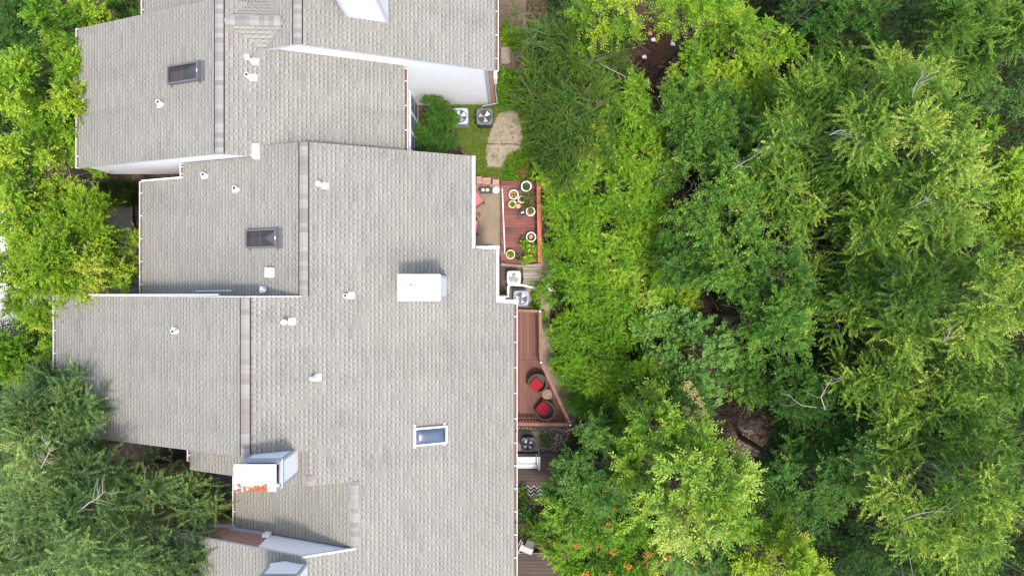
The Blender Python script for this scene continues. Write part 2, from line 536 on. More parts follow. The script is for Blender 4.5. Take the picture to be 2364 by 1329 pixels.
def make_terrain():
    def axis(lo, hi, fine0, fine1, st):
        return np.concatenate([np.linspace(lo, fine0, 7)[:-1], np.arange(fine0, fine1, st), np.linspace(fine1, hi, 7)])
    xs = axis(-160, 160, -26, 30, 0.5); ys = axis(-160, 160, -20, 20, 0.5)
    X, Y = np.meshgrid(xs, ys)
    rng = np.random.default_rng(3)
    Z = ground_z(X, Y) + np.where(X > 4.5, rng.normal(0, 0.05, X.shape), 0) - 0.02
    v = np.stack([X, Y, Z], -1).reshape(-1, 3); nx = len(xs); ny = len(ys)
    f = [(j * nx + i, j * nx + i + 1, (j + 1) * nx + i + 1, (j + 1) * nx + i) for j in range(ny - 1) for i in range(nx - 1)]
    me = bpy.data.meshes.new('ground'); me.from_pydata(v.tolist(), [], f); me.materials.append(MAT['ground'])
    me.polygons.foreach_set('use_smooth', [True] * len(f))
    o = bpy.data.objects.new('ground', me); COL.objects.link(o); kind(o, 'structure')
    w = MB()
    Ys = list(np.linspace(-16, 16, 50)); zc = -2.90
    for a, b in zip(Ys[:-1], Ys[1:]):
        wa, wb = 0.62 + 0.2 * math.sin(a * 1.3), 0.62 + 0.2 * math.sin(b * 1.3)
        w.face([(creek_x(a) - wa, a, zc), (creek_x(a) + wa, a, zc), (creek_x(b) + wb, b, zc), (creek_x(b) - wb, b, zc)])
    kind(w.build('creek_water', 'water'), 'structure')
make_terrain()

def sheet(name, pts, z, mat, kd='structure', jitter=0.0, seed=0):
    """a flat sheet of ground cover with an irregular outline, given by photo points"""
    rng = random.Random(seed); P = []
    n = len(pts)
    for i in range(n):
        a = W(*pts[i], z); b = W(*pts[(i + 1) % n], z)
        m = max(1, int(math.dist(a[:2], b[:2]) / 0.12)) if jitter else 1
        for k in range(m):
            t = k / m
            P.append((a[0] + (b[0] - a[0]) * t + rng.uniform(-jitter, jitter), a[1] + (b[1] - a[1]) * t + rng.uniform(-jitter, jitter)))
    mb = MB(); mb.prism(P, z - 0.06, z)
    o = mb.build(name, mat); kind(o, kd); return o

# ------------------------------------------------------------------ townhouses
PL = dict(U0R=(4.540, -.42), U0L=(10.16, .42), U1L=(11.185, .42), U1R=(3.515, -.42), U2L=(10.209, .42),
          E=(4.5975, -.45), U3L=(11.546, .42), U4aL=(10.072, .42), U4bL=(8.968, .42), U5L=(10.264, .42))
TH = 0.10
def zp(pl, x): return pl[0] + pl[1] * x

def roof_slab(poly, pl, parent, uref, skin='shingle'):
    b = pl[1]; dr = -1 if b > 0 else 1; k = math.sqrt(1 + b * b)
    mb = MB(); n = len(poly)
    top = [(x, y, zp(pl, x)) for x, y in poly]; bot = [(x, y, z - TH) for x, y, z in top]
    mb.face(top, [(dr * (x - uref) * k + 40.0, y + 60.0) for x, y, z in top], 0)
    mb.face(list(reversed(bot)), None, 1)
    for i in range(n):
        j = (i + 1) % n
        mb.face([bot[i], bot[j], top[j], top[i]], None, 1)
    return mb.build('roof_slope', [skin, 'edge'], parent)

def rect(x0, x1, y0, y1): return [(x0, y0), (x1, y0), (x1, y1), (x0, y1)]

def ridge_cap(x, z, y0, y1, sl, parent, vent=True):
    mb = MB(); w = 0.132
    for sg, (a) in ((-1, sl[0]), (1, sl[1])):
        o = 0.018
        p = [(x, y0, z + o + 0.01), (x + sg * w, y0, z + o - a * w), (x + sg * w, y1, z + o - a * w), (x, y1, z + o + 0.01)]
        u = [(0, y0 + 60), (w, y0 + 60), (w, y1 + 60), (0, y1 + 60)]
        if sg < 0: p, u = p[::-1], u[::-1]
        mb.face(p, u, 0)
        e = w + 0.004
        q0 = (x + sg * w, z + o - a * w); q1 = (x + sg * (w + (0.034 if sg > 0 else 0.042)), z + 0.012 - a * (w + (0.034 if sg > 0 else 0.042)))
        p = [(q0[0], y0, q0[1]), (q1[0], y0, q1[1]), (q1[0], y1, q1[1]), (q0[0], y1, q0[1])]
        if sg < 0: p = p[::-1]
        mb.face(p, None, 1 if vent else 0)
        for yy in (y0, y1):
            mb.face([(x, yy, z + o + 0.01), (x + sg * w, yy, z + o - a * w), (x + sg * w, yy, z - a * w), (x, yy, z)], None, 1)
    return mb.build('ridge_cap', ['ridge', 'ridgeside'], parent)

def gutter(xe, side, y0, y1, z, parent):
    """open trough along an eave; side = +1 east, -1 west"""
    mb = MB(); w = 0.11
    x0, x1 = xe, xe + side * w
    def bx(a, b, z0, z1, mi): mb.box(min(a, b), max(a, b), y0, y1, z0, z1, mi)
    bx(x0, x1, z - 0.13, z - 0.115, 0)
    bx(x0 + side * 0.012, x1 - side * 0.012, z - 0.115, z - 0.085, 1)
    bx(x1 - side * 0.022, x1, z - 0.115, z - 0.012, 0)
    bx(x0, x0 + side * 0.008, z - 0.115, z - 0.03, 1)
    for yy in (y0, y1):
        mb.box(min(x0, x1), max(x0, x1), yy - 0.008, yy + 0.008, z - 0.13, z - 0.013, 0)
    g = mb.build('gutter', ['gutter', 'trough'], parent)
    n = max(2, int((y1 - y0) / 0.75))
    for k in range(n):
        yy = y0 + (y1 - y0) * (k + 0.5) / n
        s = MB(); s.box(min(x0, x1) + 0.004, max(x0, x1) - 0.004, yy - 0.014, yy + 0.014, z - 0.016, z - 0.006)
        o = s.build('gutter_strap', 'gutter'); o.parent = g
    return g

def frame_at(pl, X, Y):
    """centre, downslope, sideways and normal on a roof plane"""
    b = pl[1]; k = math.sqrt(1 + b * b); s = -1 if b > 0 else 1
    return Vector((X, Y, zp(pl, X))), Vector((s / k, 0, s * b / k)), Vector((0, 1, 0)), Vector((-b / k, 0, 1 / k))

def skylight(px, py, pl, hl, hw, parent, style):
    X, Y, _ = on_plane(px, py, pl)
    c, d, s, n = frame_at(pl, X, Y)
    fm = 'bronzeframe' if style != 'blue' else 'trim'
    mb = MB(); hh = 0.075; t = 0.028 if style != 'blue' else 0.024
    for a, b, la, lb in ((d * (hl - t), s, t, hw), (-d * (hl - t), s, t, hw)):
        mb.obox(c + a + n * hh, d * la, s * lb, n * hh)
    for sg in (-1, 1):
        mb.obox(c + s * sg * (hw - t) + n * hh, d * (hl - 2 * t), s * t, n * hh)
    for sg in (-1, 1):                    # flashing tabs at the corners
        for e in (-1, 1):
            mb.obox(c + d * e * (hl - 0.05) + s * sg * (hw + 0.04) + n * 0.008, d * 0.035, s * 0.04, n * 0.006)
    sk = mb.build('skylight', fm, parent)
    if style != 'blue':
        up = MB(); up.obox(c - d * (hl + 0.07) + n * 0.01, d * 0.068, s * (hw + 0.02), n * 0.009)
        o = up.build('flashing', 'bronzeframe'); o.parent = sk
        lab = MB(); lab.obox(c - d * (hl - t) + n * (2 * hh + 0.004), d * 0.014, s * 0.045, n * 0.003)
        o = lab.build('frame_clip', 'vent'); o.parent = sk
        fl = MB(); fl.obox(c - d * .25 + n * .012, d * (hl * .55), s * (hw - 2 * t), n * .004); fl.obox(c + d * (hl * .62) + n * .012, d * (hl * .33), s * (hw - 2 * t), n * .004, 1)
        o = fl.build('shaft_lining', ['black', 'shaft']); o.parent = sk
    g = MB(); N = 14
    il, iw = hl - 2 * t + 0.004, hw - 2 * t + 0.004
    idx = {}
    for i in range(N + 1):
        for j in range(N + 1):
            a, b = -1 + 2 * i / N, -1 + 2 * j / N
            if style == 'blue': h = 0.10 * (1 - abs(a) ** 5) ** 0.8 * (1 - abs(b) ** 3) ** 0.8
            else: h = 0.17 * min(1, (1 - abs(b)) * 1.05, (1 - a if a > 0 else 1 + a) * il / iw * 0.9 + 0.0)
            idx[i, j] = len(g.v); g.v.append(tuple(c + d * a * il + s * b * iw + n * (2 * hh - 0.03 + h)))
    for i in range(N):
        for j in range(N):
            g.f.append((idx[i, j], idx[i + 1, j], idx[i + 1, j + 1], idx[i, j + 1])); g.uv.append(None); g.mi.append(0)
    o = g.build('dome', 'bluedome' if style == 'blue' else 'bronze', None, smooth=(style == 'blue')); o.parent = sk
    return sk

def vent_pipe(px, py, pl, parent, style='pipe', hgt=0.30):
    X, Y, _ = on_plane(px, py, pl)
    c, d, s, n = frame_at(pl, X, Y)
    mb = MB(); r = 0.064
    base = c - d * 0.05
    if style == 'cap':
        mb.tube([base, base + Vector((0, 0, hgt))], 0.045, 14)
        top = base + Vector((0, 0, hgt))
        mb.lathe([(0.0, 0.08), (0.05, 0.075), (0.082, 0.05), (0.09, 0.0), (0.07, -0.012), (0.0, -0.012)], top, 20)
    elif style == 'box':
        mb.prism(rsq(0.135, 0.155, 0.03, 4, (c.x, c.y)), c.z - 0.06, c.z + 0.20)
        return mb.build('exhaust_vent', 'vent', parent, bevel=0.015)
    else:
        mb.lathe([(0.080, -0.03), (0.072, 0.06), (r + .004, 0.09), (r, hgt), (r - 0.012, hgt), (r - 0.012, hgt - 0.05)], base, 18)
        if style == 'hook':
            mb.tube([base + Vector((0.0, 0, hgt)), base + Vector((0.02, 0.02, hgt + 0.1)), base + Vector((0.08, 0.0, hgt + 0.12)), base + Vector((0.13, -0.04, hgt + 0.06))], [0.035, 0.035, 0.03, 0.03], 10)
    o = mb.build('vent_pipe', 'vent', parent, smooth=False)
    f = MB(); f.obox(c + d * 0.055 + n * 0.008, d * 0.105, s * 0.10, n * 0.005)
    q = f.build('flashing', 'vent'); q.parent = o
    if style != 'cap':
        k = MB(); k.lathe([(0.0, hgt - 0.03), (r - 0.013, hgt - 0.03)], base, 14)
        q = k.build('opening', 'black'); q.parent = o
    return o

def chimney(xe, xw, yn, ys, pl, ztop, zlid, parent, lidmat, lid, gap_posts=True):
    """sided chimney: body rising from a roof plane, lid on short posts over a dark flue gap"""
    mb = MB()
    P = rect(xw, xe, ys, yn)
    mb.prism(P, lambda x, y: zp(pl, x) - 0.5, ztop)
    ch = mb.build('chimney', 'chimney', parent)
    t = MB(); w = 0.075
    for x in (xw, xe):
        for y in (ys, yn):
            sx = 0.012 if x == xe else -0.012; sy = 0.012 if y == yn else -0.012
            t.box(min(x + sx, x - sx * 6), max(x + sx, x - sx * 6), min(y + sy, y - sy * 6), max(y + sy, y - sy * 6), zp(pl, x) - 0.3, ztop - 0.085)
    t.box(xw - 0.02, xe + 0.02, ys - 0.02, yn + 0.02, ztop - 0.08, ztop + 0.012)
    o = t.build('corner_trim', 'greytrim' if lidmat == 'lid_b' else 'edge'); o.parent = ch
    if zlid - ztop > 0.1:
        f = MB(); f.box(xw + 0.1, xe - 0.1, ys + 0.1, yn - 0.1, ztop + 0.012, ztop + 0.02, 0)
        f.tube([((xw + xe) / 2, (ys + yn) / 2, ztop - 0.02), ((xw + xe) / 2, (ys + yn) / 2, zlid - 0.08)], 0.16, 14, 0)
        o = f.build('flue', 'black'); o.parent = ch
        for x in (xw + 0.03, xe - 0.03):
            for y in (ys + 0.03, yn - 0.03):
                p = MB(); p.box(x - 0.02, x + 0.02, y - 0.02, y + 0.02, ztop + 0.012, zlid - 0.04)
                o = p.build('lid_support', 'edge'); o.parent = ch
    (lx0, lx1, ly0, ly1) = lid
    c = MB(); hz = 0.02
    top = [(lx0, ly0, zlid), (lx1, ly0, zlid), (lx1, ly1, zlid), (lx0, ly1, zlid)]
    c.face(top, [(0, 0), (lx1 - lx0, 0), (lx1 - lx0, ly1 - ly0), (0, ly1 - ly0)], 0)
    low = [(x, y, zlid - 0.06) for x, y, z in top]
    for i in range(4):
        j = (i + 1) % 4
        c.face([low[i], low[j], top[j], top[i]], [(i * .3, .02), (i * .3 + .3, .02), (i * .3 + .3, .08), (i * .3, .08)], 0)
    c.face(low[::-1], None, 0)
    o = c.build('chimney_cap', lidmat); o.parent = ch
    return ch

def wall_prism(xs, y0, y1, z0, ztops, mat, parent, name='wall'):
    """wall block whose top follows the roof: xs and ztops give the top profile from west to east"""
    mb = MB()
    prof = [(xs[-1], z0), (xs[0], z0)] + list(zip(xs, ztops))
    mb.xprism(prof, y0, y1)
    return mb.build(name, mat, parent)

# unit 0 -- top of the picture
u0 = thing('townhouse', 'grey roofed townhouse at the top edge with tall white wall above two condensers', 'townhouse', (-6.7, 11, 0), 'attached grey roofed townhouses')
g = .12
roof_slab([(-12.86, 9.02), (-6.69, 9.02), (-6.69, 15), (-12.86, 15)], PL['U0L'], u0, -6.69)
roof_slab([(-8.6, 7.58), (-6.69, 7.58), (-6.69, 9.02), (-8.6, 9.02)], PL['U0L'], u0, -6.69)
roof_slab(rect(-6.69, -0.58, 7.58, 15), PL['U0R'], u0, -6.69)
ridge_cap(-6.69, 7.35, 7.60, 15, (.42, .42), u0)
gutter(-0.58, 1, 7.58, 15, zp(PL['U0R'], -.58), u0)
gutter(-12.86, -1, 9.3, 15, zp(PL['U0L'], -12.86), u0)
wall_prism([-8.3, -6.69, -0.86], 7.66, 14.9, -0.1, [zp(PL['U0L'], -8.3) - g, 7.35 - g, zp(PL['U0R'], -.86) - g], 'siding', u0)
wall_prism([-12.5, -8.31], 9.1, 14.9, -0.1, [zp(PL['U0L'], -12.5) - g, zp(PL['U0L'], -8.31) - g], 'brick', u0)
mb = MB(); mb.box(-0.858, -0.70, 7.65, 14.9, -.1, zp(PL['U0R'], -.7) - g - .05); mb.build('brick_veneer', 'brick', u0)
mb = MB(); mb.box(-0.985, -0.855, 7.635, 7.66, 0, 4.65); mb.build('corner_trim', 'greytrim', u0)
mb = MB()
for a, b, pl in ((-8.25, -6.69, 'U0L'), (-6.69, -0.7, 'U0R')):
    za, zb = zp(PL[pl], a), zp(PL[pl], b)
    mb.bar((a, 7.63, za - .17), (b, 7.63, zb - .17), 0.03, 0.12)
mb.build('rake_board', 'trim', u0)
mb = MB(); mb.box(-0.70, -0.58, 8.05, 8.35, 1.6, 2.25); mb.build('electric_meter_box', 'trim', u0)
mb = MB(); mb.tube([(-0.66, 8.2, 1.6), (-0.66, 7.9, .9), (-0.6, 7.6, .5), (-1.2, 7.5, .42), (-1.35, 7.2, .75)], .018, 6)
mb.build('cable', 'greytrim', u0)
mb = MB(); mb.tube([(-4.0, 7.63, 0.9), (-3.6, 7.62, 1.7), (-3.35, 7.62, 1.95)], .012, 6); mb.build('cable', 'greytrim', u0)
mb = MB(); mb.tube([(-2.0, 7.63, 1.9), (-1.0, 7.63, 1.9)], .012, 6); mb.build('cable', 'greytrim', u0)
# chimney of unit 0
X, Y, z = on_plane(896, 53, PL['U0R']); Xw, Yw, _ = on_plane(800, 41, PL['U0R'])
chimney(X, Xw, Y + 1.3, Y, PL['U0R'], 8.3, 8.62, u0, 'lid_a', (Xw - .05, X + .05, Y - .05, Y + 1.35))

# unit 1
u1 = thing('townhouse', 'grey roofed townhouse with bronze skylight beside the three left lime trees', 'townhouse', (-9.1, 6.5, 0), 'attached grey roofed townhouses')
roof_slab(rect(-15.08, -9.13, 4.17, 9.02), PL['U1L'], u1, -9.13)
roof_slab(rect(-9.13, -3.70, 4.17, 9.02), PL['U1R'], u1, -9.13)
ridge_cap(-9.13, 7.35, 4.19, 9.0, (.42, .42), u1)
gutter(-15.08, -1, 4.17, 9.02, zp(PL['U1L'], -15.08), u1)
gutter(-3.70, 1, 4.17, 7.55, zp(PL['U1R'], -3.7), u1)
xa = -14.92
wall_prism([xa, -9.13, -3.92], 4.24, 8.95, 3.15, [zp(PL['U1L'], xa) - g, 7.35 - g, zp(PL['U1R'], -3.92) - g], 'siding', u1)
mb = MB(); mb.box(-13.9, -3.95, 4.55, 8.8, -.1, 3.15); mb.build('lower_brick_wall', 'dbrick', u1)
mb = MB(); mb.box(-3.95, -3.915, 4.3, 7.645, -.1, 3.15); mb.build('lower_east_wall', 'siding', u1)
mb = MB(); mb.bar((-15.0, 4.22, zp(PL['U1L'], -15) - .17), (-9.13, 4.22, 7.35 - .17), 0.03, 0.1)
mb.bar((-9.13, 4.22, 7.35 - .17), (-8.1, 4.22, zp(PL['U1R'], -8.1) - .17), 0.03, 0.1); mb.build('rake_board', 'trim', u1)
for y0 in (4.5, 5.26, 6.02, 6.78):
    mb = MB(); mb.box(-3.925, -3.875, y0, y0 + .74, .62, 2.5)
    w = mb.build('window', 'trim', u1)
    p = MB(); p.box(-3.89, -3.866, y0 + .07, y0 + .67, .72, 1.52); p.box(-3.89, -3.866, y0 + .07, y0 + .67, 1.60, 2.42)
    o = p.build('pane', 'panel'); o.parent = w
skylight(429, 171, PL['U1L'], 0.66, 0.30, u1, 'bronze')
vent_pipe(372, 241, PL['U1L'], u1); vent_pipe(585, 142, PL['U1R'], u1, 'cap', 0.38); vent_pipe(581, 179, PL['U1R'], u1)
# cricket between the two ridges
mb = MB(); rA, rB, rC, rD = (-9.02, 8.35, 7.315), (-7.12, 8.35, 7.185), (-7.9, 7.52, 6.845), (-7.9, 9.3, 6.80)
for q in ((rA, rC, rB), (rA, rB, rD)):
    mb.face([Vector(p) + Vector((0, 0, .012)) for p in q], [(abs(p[1] - 8.35) * 1.15 + 7.0, p[0] + 60) for p in q])
mb.build('cricket', 'shingle', u1)
mb = MB()
for sg in (-1, 1):
    p = [(-8.95, 8.35, 7.365), (-8.95, 8.35 + sg * .15, 7.30), (-7.25, 8.35 + sg * .15, 7.20), (-7.25, 8.35, 7.245)]
    u = [(0, 51.05), (.15, 51.05), (.15, 52.75), (0, 52.75)]
    if sg > 0: p, u = p[::-1], u[::-1]
    mb.face(p, u)
mb.build('cricket_cap', 'ridge', u1)

# unit 2
u2 = thing('townhouse', 'grey roofed townhouse whose left slope has a bronze skylight and square white vent', 'townhouse', (-6.4, 2, 0), 'attached grey roofed townhouses')
YB = -0.27
roof_slab([(-12.9, YB), (-6.45, YB), (-6.45, 4.52), (-8.35, 4.52), (-8.35, 4.20), (-11.12, 4.20), (-11.12, 3.70), (-12.9, 3.70)], PL['U2L'], u2, -6.45)
roof_slab([(-6.45, YB), (-0.55, YB), (-0.55, 1.354), (-1.35, 1.354), (-1.35, 4.52), (-6.45, 4.52)], PL['E'], u2, -6.45)
ridge_cap(-6.45, 7.5, YB + .02, 4.50, (.42, .45), u2)
gutter(-12.9, -1, YB, 3.70, zp(PL['U2L'], -12.9), u2)
gutter(-11.12, -1, 3.74, 4.20, zp(PL['U2L'], -11.12), u2)
z = zp(PL['E'], -1.35)
mb = MB(); mb.box(-1.345, -1.265, 1.36, 4.52, z - .16, z + .012); mb.build('fascia', 'trim', u2)
mb = MB(); mb.box(-1.23, -0.44, 1.36, 1.44, zp(PL['E'], -.85) - .2, zp(PL['E'], -.9) + .01); mb.build('fascia', 'trim', u2)
z = zp(PL['E'], -.55)
mb = MB(); mb.box(-0.545, -0.455, YB - .2, 1.352, z - .16, z + .012); mb.build('fascia', 'trim', u2)
wall_prism([-12.65, -6.45, -1.55], YB + .02, 3.60, -.1, [zp(PL['U2L'], -12.65) - g, 7.5 - g, zp(PL['E'], -1.55) - g], 'siding', u2)
wall_prism([-10.9, -6.45, -1.56], 3.60, 4.16, -.1, [zp(PL['U2L'], -10.9) - g, 7.5 - g, zp(PL['E'], -1.56) - g], 'siding', u2)
wall_prism([-8.0, -6.45, -1.56], 4.16, 4.45, -.1, [zp(PL['U2L'], -8.0) - g, 7.5 - g, zp(PL['E'], -1.56) - g], 'siding', u2)
wall_prism([-1.55, -.75], YB + .02, 1.25, -.1, [zp(PL['E'], -1.55) - g, zp(PL['E'], -.75) - g], 'siding', u2)
mb = MB(); mb.box(-8.22, -8.02, 4.10, 4.56, 6.5, 7.02); mb.build('wall_trim', 'trim', u2)
mb = MB(); mb.box(-12.85, -11.05, 3.70, 3.76, zp(PL['U2L'], -12.85) - .25, zp(PL['U2L'], -12.85) - .1)
mb = MB(); mb.bar((-12.9, 3.73, zp(PL['U2L'], -12.9) - .04), (-11.1, 3.73, zp(PL['U2L'], -11.1) - .04), .05, .12); mb.build('rake_board', 'trim', u2)
skylight(609, 551, PL['U2L'], 0.62, 0.30, u2, 'bronze')
vent_pipe(474, 406, PL['U2L'], u2); vent_pipe(546, 437, PL['U2L'], u2); vent_pipe(626, 629, PL['U2L'], u2, 'box'); vent_pipe(609, 668, PL['U2L'], u2, 'hook')
vent_pipe(747, 429, PL['E'], u2, 'cap', 0.38); vent_pipe(806, 682, PL['E'], u2)
Xe, Yn, _ = on_plane(1031, 636, PL['E']); _, Ys, _ = on_plane(1031, 691, PL['E'])
s9 = K * (H - 7.9)
lid = ((918 - 1182) * s9, (1016 - 1182) * s9, (664.5 - 694) * s9, (664.5 - 633) * s9)
chimney(Xe, Xe - 1.16, lid[3] - .03, lid[2] + .03, PL['E'], 7.6, 7.9, u2, 'lid_a', lid)
mb = MB(); mb.bar((-14.2, -.22, 5.72), (-8.9, -.20, 7.9), .03, .05); mb.bar((-10.4, -.10, 6.15), (-8.9, -.08, 6.95), .03, .03)
mb.build('loose_cable', 'edge', u2)

# unit 3
u3 = thing('townhouse', 'widest grey roofed townhouse, with a white framed blue skylight', 'townhouse', (-8, -2.6, 0), 'attached grey roofed townhouses')
roof_slab(rect(-15.85, -7.99, -5.05, YB), PL['U3L'], u3, -7.99)
roof_slab([(-7.99, -5.05), (0.08, -5.05), (0.08, -0.52), (-0.55, -0.52), (-0.55, YB), (-7.99, YB)], PL['E'], u3, -6.45)
ridge_cap(-7.99, 8.19, -5.02, YB - .02, (.42, .45), u3)
gutter(-15.85, -1, -5.05, YB, zp(PL['U3L'], -15.85), u3)
gutter(0.08, 1, -5.05, -0.56, zp(PL['E'], .08), u3)
z = zp(PL['E'], -.2)
mb = MB(); mb.box(-0.54, 0.22, -0.515, -0.42, z - .2, z + .0); mb.box(-0.5, 0.0, -.40, -.33, z - .22, z - .1, 1); mb.box(0.10, 0.24, -.53, -.40, z - .25, z + .02)
mb.build('fascia', ['trim', 'black'], u3)
wall_prism([-15.6, -7.99, -.15], -4.98, YB - .03, -.1, [zp(PL['U3L'], -15.6) - g, 8.19 - g, zp(PL['E'], -.15) - g], 'siding', u3)
mb = MB(); mb.bar((-15.8, YB + .012, zp(PL['U3L'], -15.8) - .02), (-7.99, YB + .012, 8.19 - .02), .022, .12); mb.bar((-7.99, YB + .012, 8.17), (-6.5, YB + .012, zp(PL['E'], -6.5) - .02), .022, .1)
mb.build('rake_board', 'edge', u3)
vent_pipe(406, 763, PL['U3L'], u3); vent_pipe(669, 742, PL['E'], u3, 'cap', 0.38); vent_pipe(730, 871, PL['E'], u3, 'hook')
skylight(992, 1004, PL['E'], 0.565, 0.295, u3, 'blue')

# unit 4
u4 = thing('townhouse', 'grey roofed townhouse whose big white chimney lid is eaten by orange rust', 'townhouse', (-5, -6.6, 0), 'attached grey roofed townhouses')
roof_slab(rect(-10.90, -6.29, -6.15, -5.05), PL['U4aL'], u4, -6.29, 'olive_shingle')
roof_slab(rect(-9.58, -5.02, -8.27, -6.15), PL['U4bL'], u4, -5.02, 'olive_shingle')
roof_slab([(-6.29, -6.15), (-5.02, -6.15), (-5.02, -8.27), (0.08, -8.27), (0.08, -5.05), (-6.29, -5.05)], PL['E'], u4, -6.45)
ridge_cap(-6.29, 7.43, -6.13, -5.8, (.42, .45), u4, False)
ridge_cap(-5.02, 6.86, -8.25, -6.15, (.42, .45), u4, False)
gutter(-10.90, -1, -5.85, -5.05, zp(PL['U4aL'], -10.9), u4)
gutter(-9.58, -1, -8.25, -6.2, zp(PL['U4bL'], -9.58), u4)
gutter(0.08, 1, -8.27, -5.05, zp(PL['E'], .08), u4)
wall_prism([-10.7, -6.29, -.15], -6.09, -5.0, -.1, [zp(PL['U4aL'], -10.7) - g, 7.43 - g, zp(PL['E'], -.15) - g], 'siding', u4)
wall_prism([-9.4, -5.02, -.16], -8.2, -6.09, -.1, [zp(PL['U4bL'], -9.4) - g, 6.86 - g, zp(PL['E'], -.16) - g], 'siding', u4)
x0, y0, _ = W(462, 1100, 3.0); x1, y1, _ = W(545, 1152, 3.0)
mb = MB(); mb.prism(rect(x0 - .6, x1 + .6, y1, y0 + .3), lambda x, y: 2.9 + (y - y1) * .1, lambda x, y: 2.98 + (y - y1) * .1); mb.build('porch_roof', 'ribbed', u4)
Xe, Yn, _ = on_plane(680, 1039, PL['E']); _, Ys, _ = on_plane(681, 1099, PL['E'])
s9 = K * (H - 9.28)
lid = ((540 - 1182) * s9, (637.5 - 1182) * s9, (664.5 - 1134) * s9, (664.5 - 1071.5) * s9)
chimney(Xe, Xe - 1.13, Yn, Ys, PL['E'], 8.72, 9.28, u4, 'lid_b', lid)

# unit 5
u5 = thing('townhouse', 'grey roofed townhouse at the bottom edge with brick and pale blue end wall', 'townhouse', (-6.5, -11, 0), 'attached grey roofed townhouses')
roof_slab(rect(-14.5, -6.51, -14, -8.27), PL['U5L'], u5, -6.51)
roof_slab(rect(-6.51, 0.08, -14, -8.27), PL['E'], u5, -6.45)
gutter(0.08, 1, -14, -8.27, zp(PL['E'], .08), u5)
wall_prism([-14.2, -8.2], -14, -8.35, -.1, [zp(PL['U5L'], -14.2) - g, zp(PL['U5L'], -8.2) - g], 'brick', u5)
wall_prism([-8.2, -6.51, -.15], -14, -8.345, -.1, [zp(PL['U5L'], -8.2) - g, 7.53 - g, zp(PL['E'], -.15) - g], 'siding', u5)
mb = MB(); mb.bar((-14.4, -8.31, zp(PL['U5L'], -14.4) - .06), (-6.51, -8.31, 7.53 - .06), .07, .11); mb.bar((-6.51, -8.31, 7.47), (-5.0, -8.31, zp(PL['E'], -5.0) - .06), .07, .11)
mb.build('rake_board', 'greytrim', u5)
mb = MB(); mb.box(-11.6, -9.45, -8.35, -8.27, 4.55, 4.75); mb.bar((-9.75, -8.30, zp(PL['U4bL'], -9.6) + .03), (-8.3, -8.30, zp(PL['U4bL'], -8.3) + .05), .09, .07); mb.build('ledge', 'greytrim', u5)
mb = MB(); mb.box(-8.35, -8.12, -8.33, -8.22, zp(PL['U4bL'], -8.2) - .1, zp(PL['U4bL'], -8.2) + .28); mb.build('wall_trim', 'trim', u5)
Xe, Yn, _ = on_plane(709, 1299, PL['E'])
chimney(Xe, Xe - 1.13, Yn, Yn - .85, PL['E'], 8.35, 8.75, u5, 'lid_b', (Xe - 1.18, Xe + .05, Yn - .9, Yn + .05))
# ------------------------------------------------------------------ yard sheets, paths
sheet('lawn_soil', [(1045, 215), (1200, 205), (1228, 280), (1232, 400), (1245, 425), (1150, 440), (1085, 430), (1060, 330)], 0.012, 'soil', 'structure', 0.05, 1)
sheet('patio_slab', [(1172, 256), (1197, 252), (1203, 285), (1211, 322), (1206, 333), (1124, 331), (1126, 320), (1138, 285), (1150, 262)], 0.03, 'concrete', 'structure', 0.03, 2)
sheet('patio_slab', [(1124, 334), (1206, 336), (1204, 346), (1170, 360), (1160, 388), (1125, 386), (1121, 352)], 0.028, 'concrete', 'structure', 0.03, 12)
sheet('side_yard_soil', [(1140, -20), (1215, -20), (1212, 150), (1185, 240), (1150, 250), (1130, 160)], 0.014, 'soil', 'structure', 0.05, 3)
sheet('stepping_slab', [(1157, 108), (1177, 108), (1177, 146), (1157, 148)], 0.03, 'concrete', 'structure', 0.02, 4)
sheet('courtyard_pad', [(1085, 428), (1156, 428), (1156, 590), (1085, 590)], 0.05, 'pebbleconc', 'structure')
sheet('front_yard_soil', [(60, 100), (330, 100), (330, 700), (240, 720), (60, 600)], 0.010, 'soil', 'structure', 0.1, 5)
sheet('front_walk', [(252, 470), (306, 470), (306, 536), (252, 536)], 0.035, 'stone', 'structure')
sheet('front_walk', [(190, 655), (300, 655), (300, 700), (190, 700)], 0.035, 'stone', 'structure')
sheet('driveway', [(-500, 430), (112, 430), (120, 560), (125, 760), (-500, 860)], 0.02, 'pale', 'structure')
sheet('curb_path', [(1243, 560), (1262, 565), (1272, 590), (1270, 700), (1268, 790), (1300, 850), (1345, 960), (1310, 985), (1250, 830), (1247, 700)], 0.02, 'stone', 'structure', 0.025, 6)
sheet('utility_pad_soil', [(1150, 600), (1245, 600), (1245, 715), (1150, 715)], 0.012, 'soil', 'structure', 0.03, 7)
sheet('gravel_bed', [(1190, 985), (1320, 985), (1310, 1046), (1190, 1050)], 0.014, 'soil', 'structure', 0.03, 8)
sheet('front_court_paving', [(250, 1000), (640, 1000), (640, 1260), (250, 1260)], 0.02, 'courtpave', 'structure')

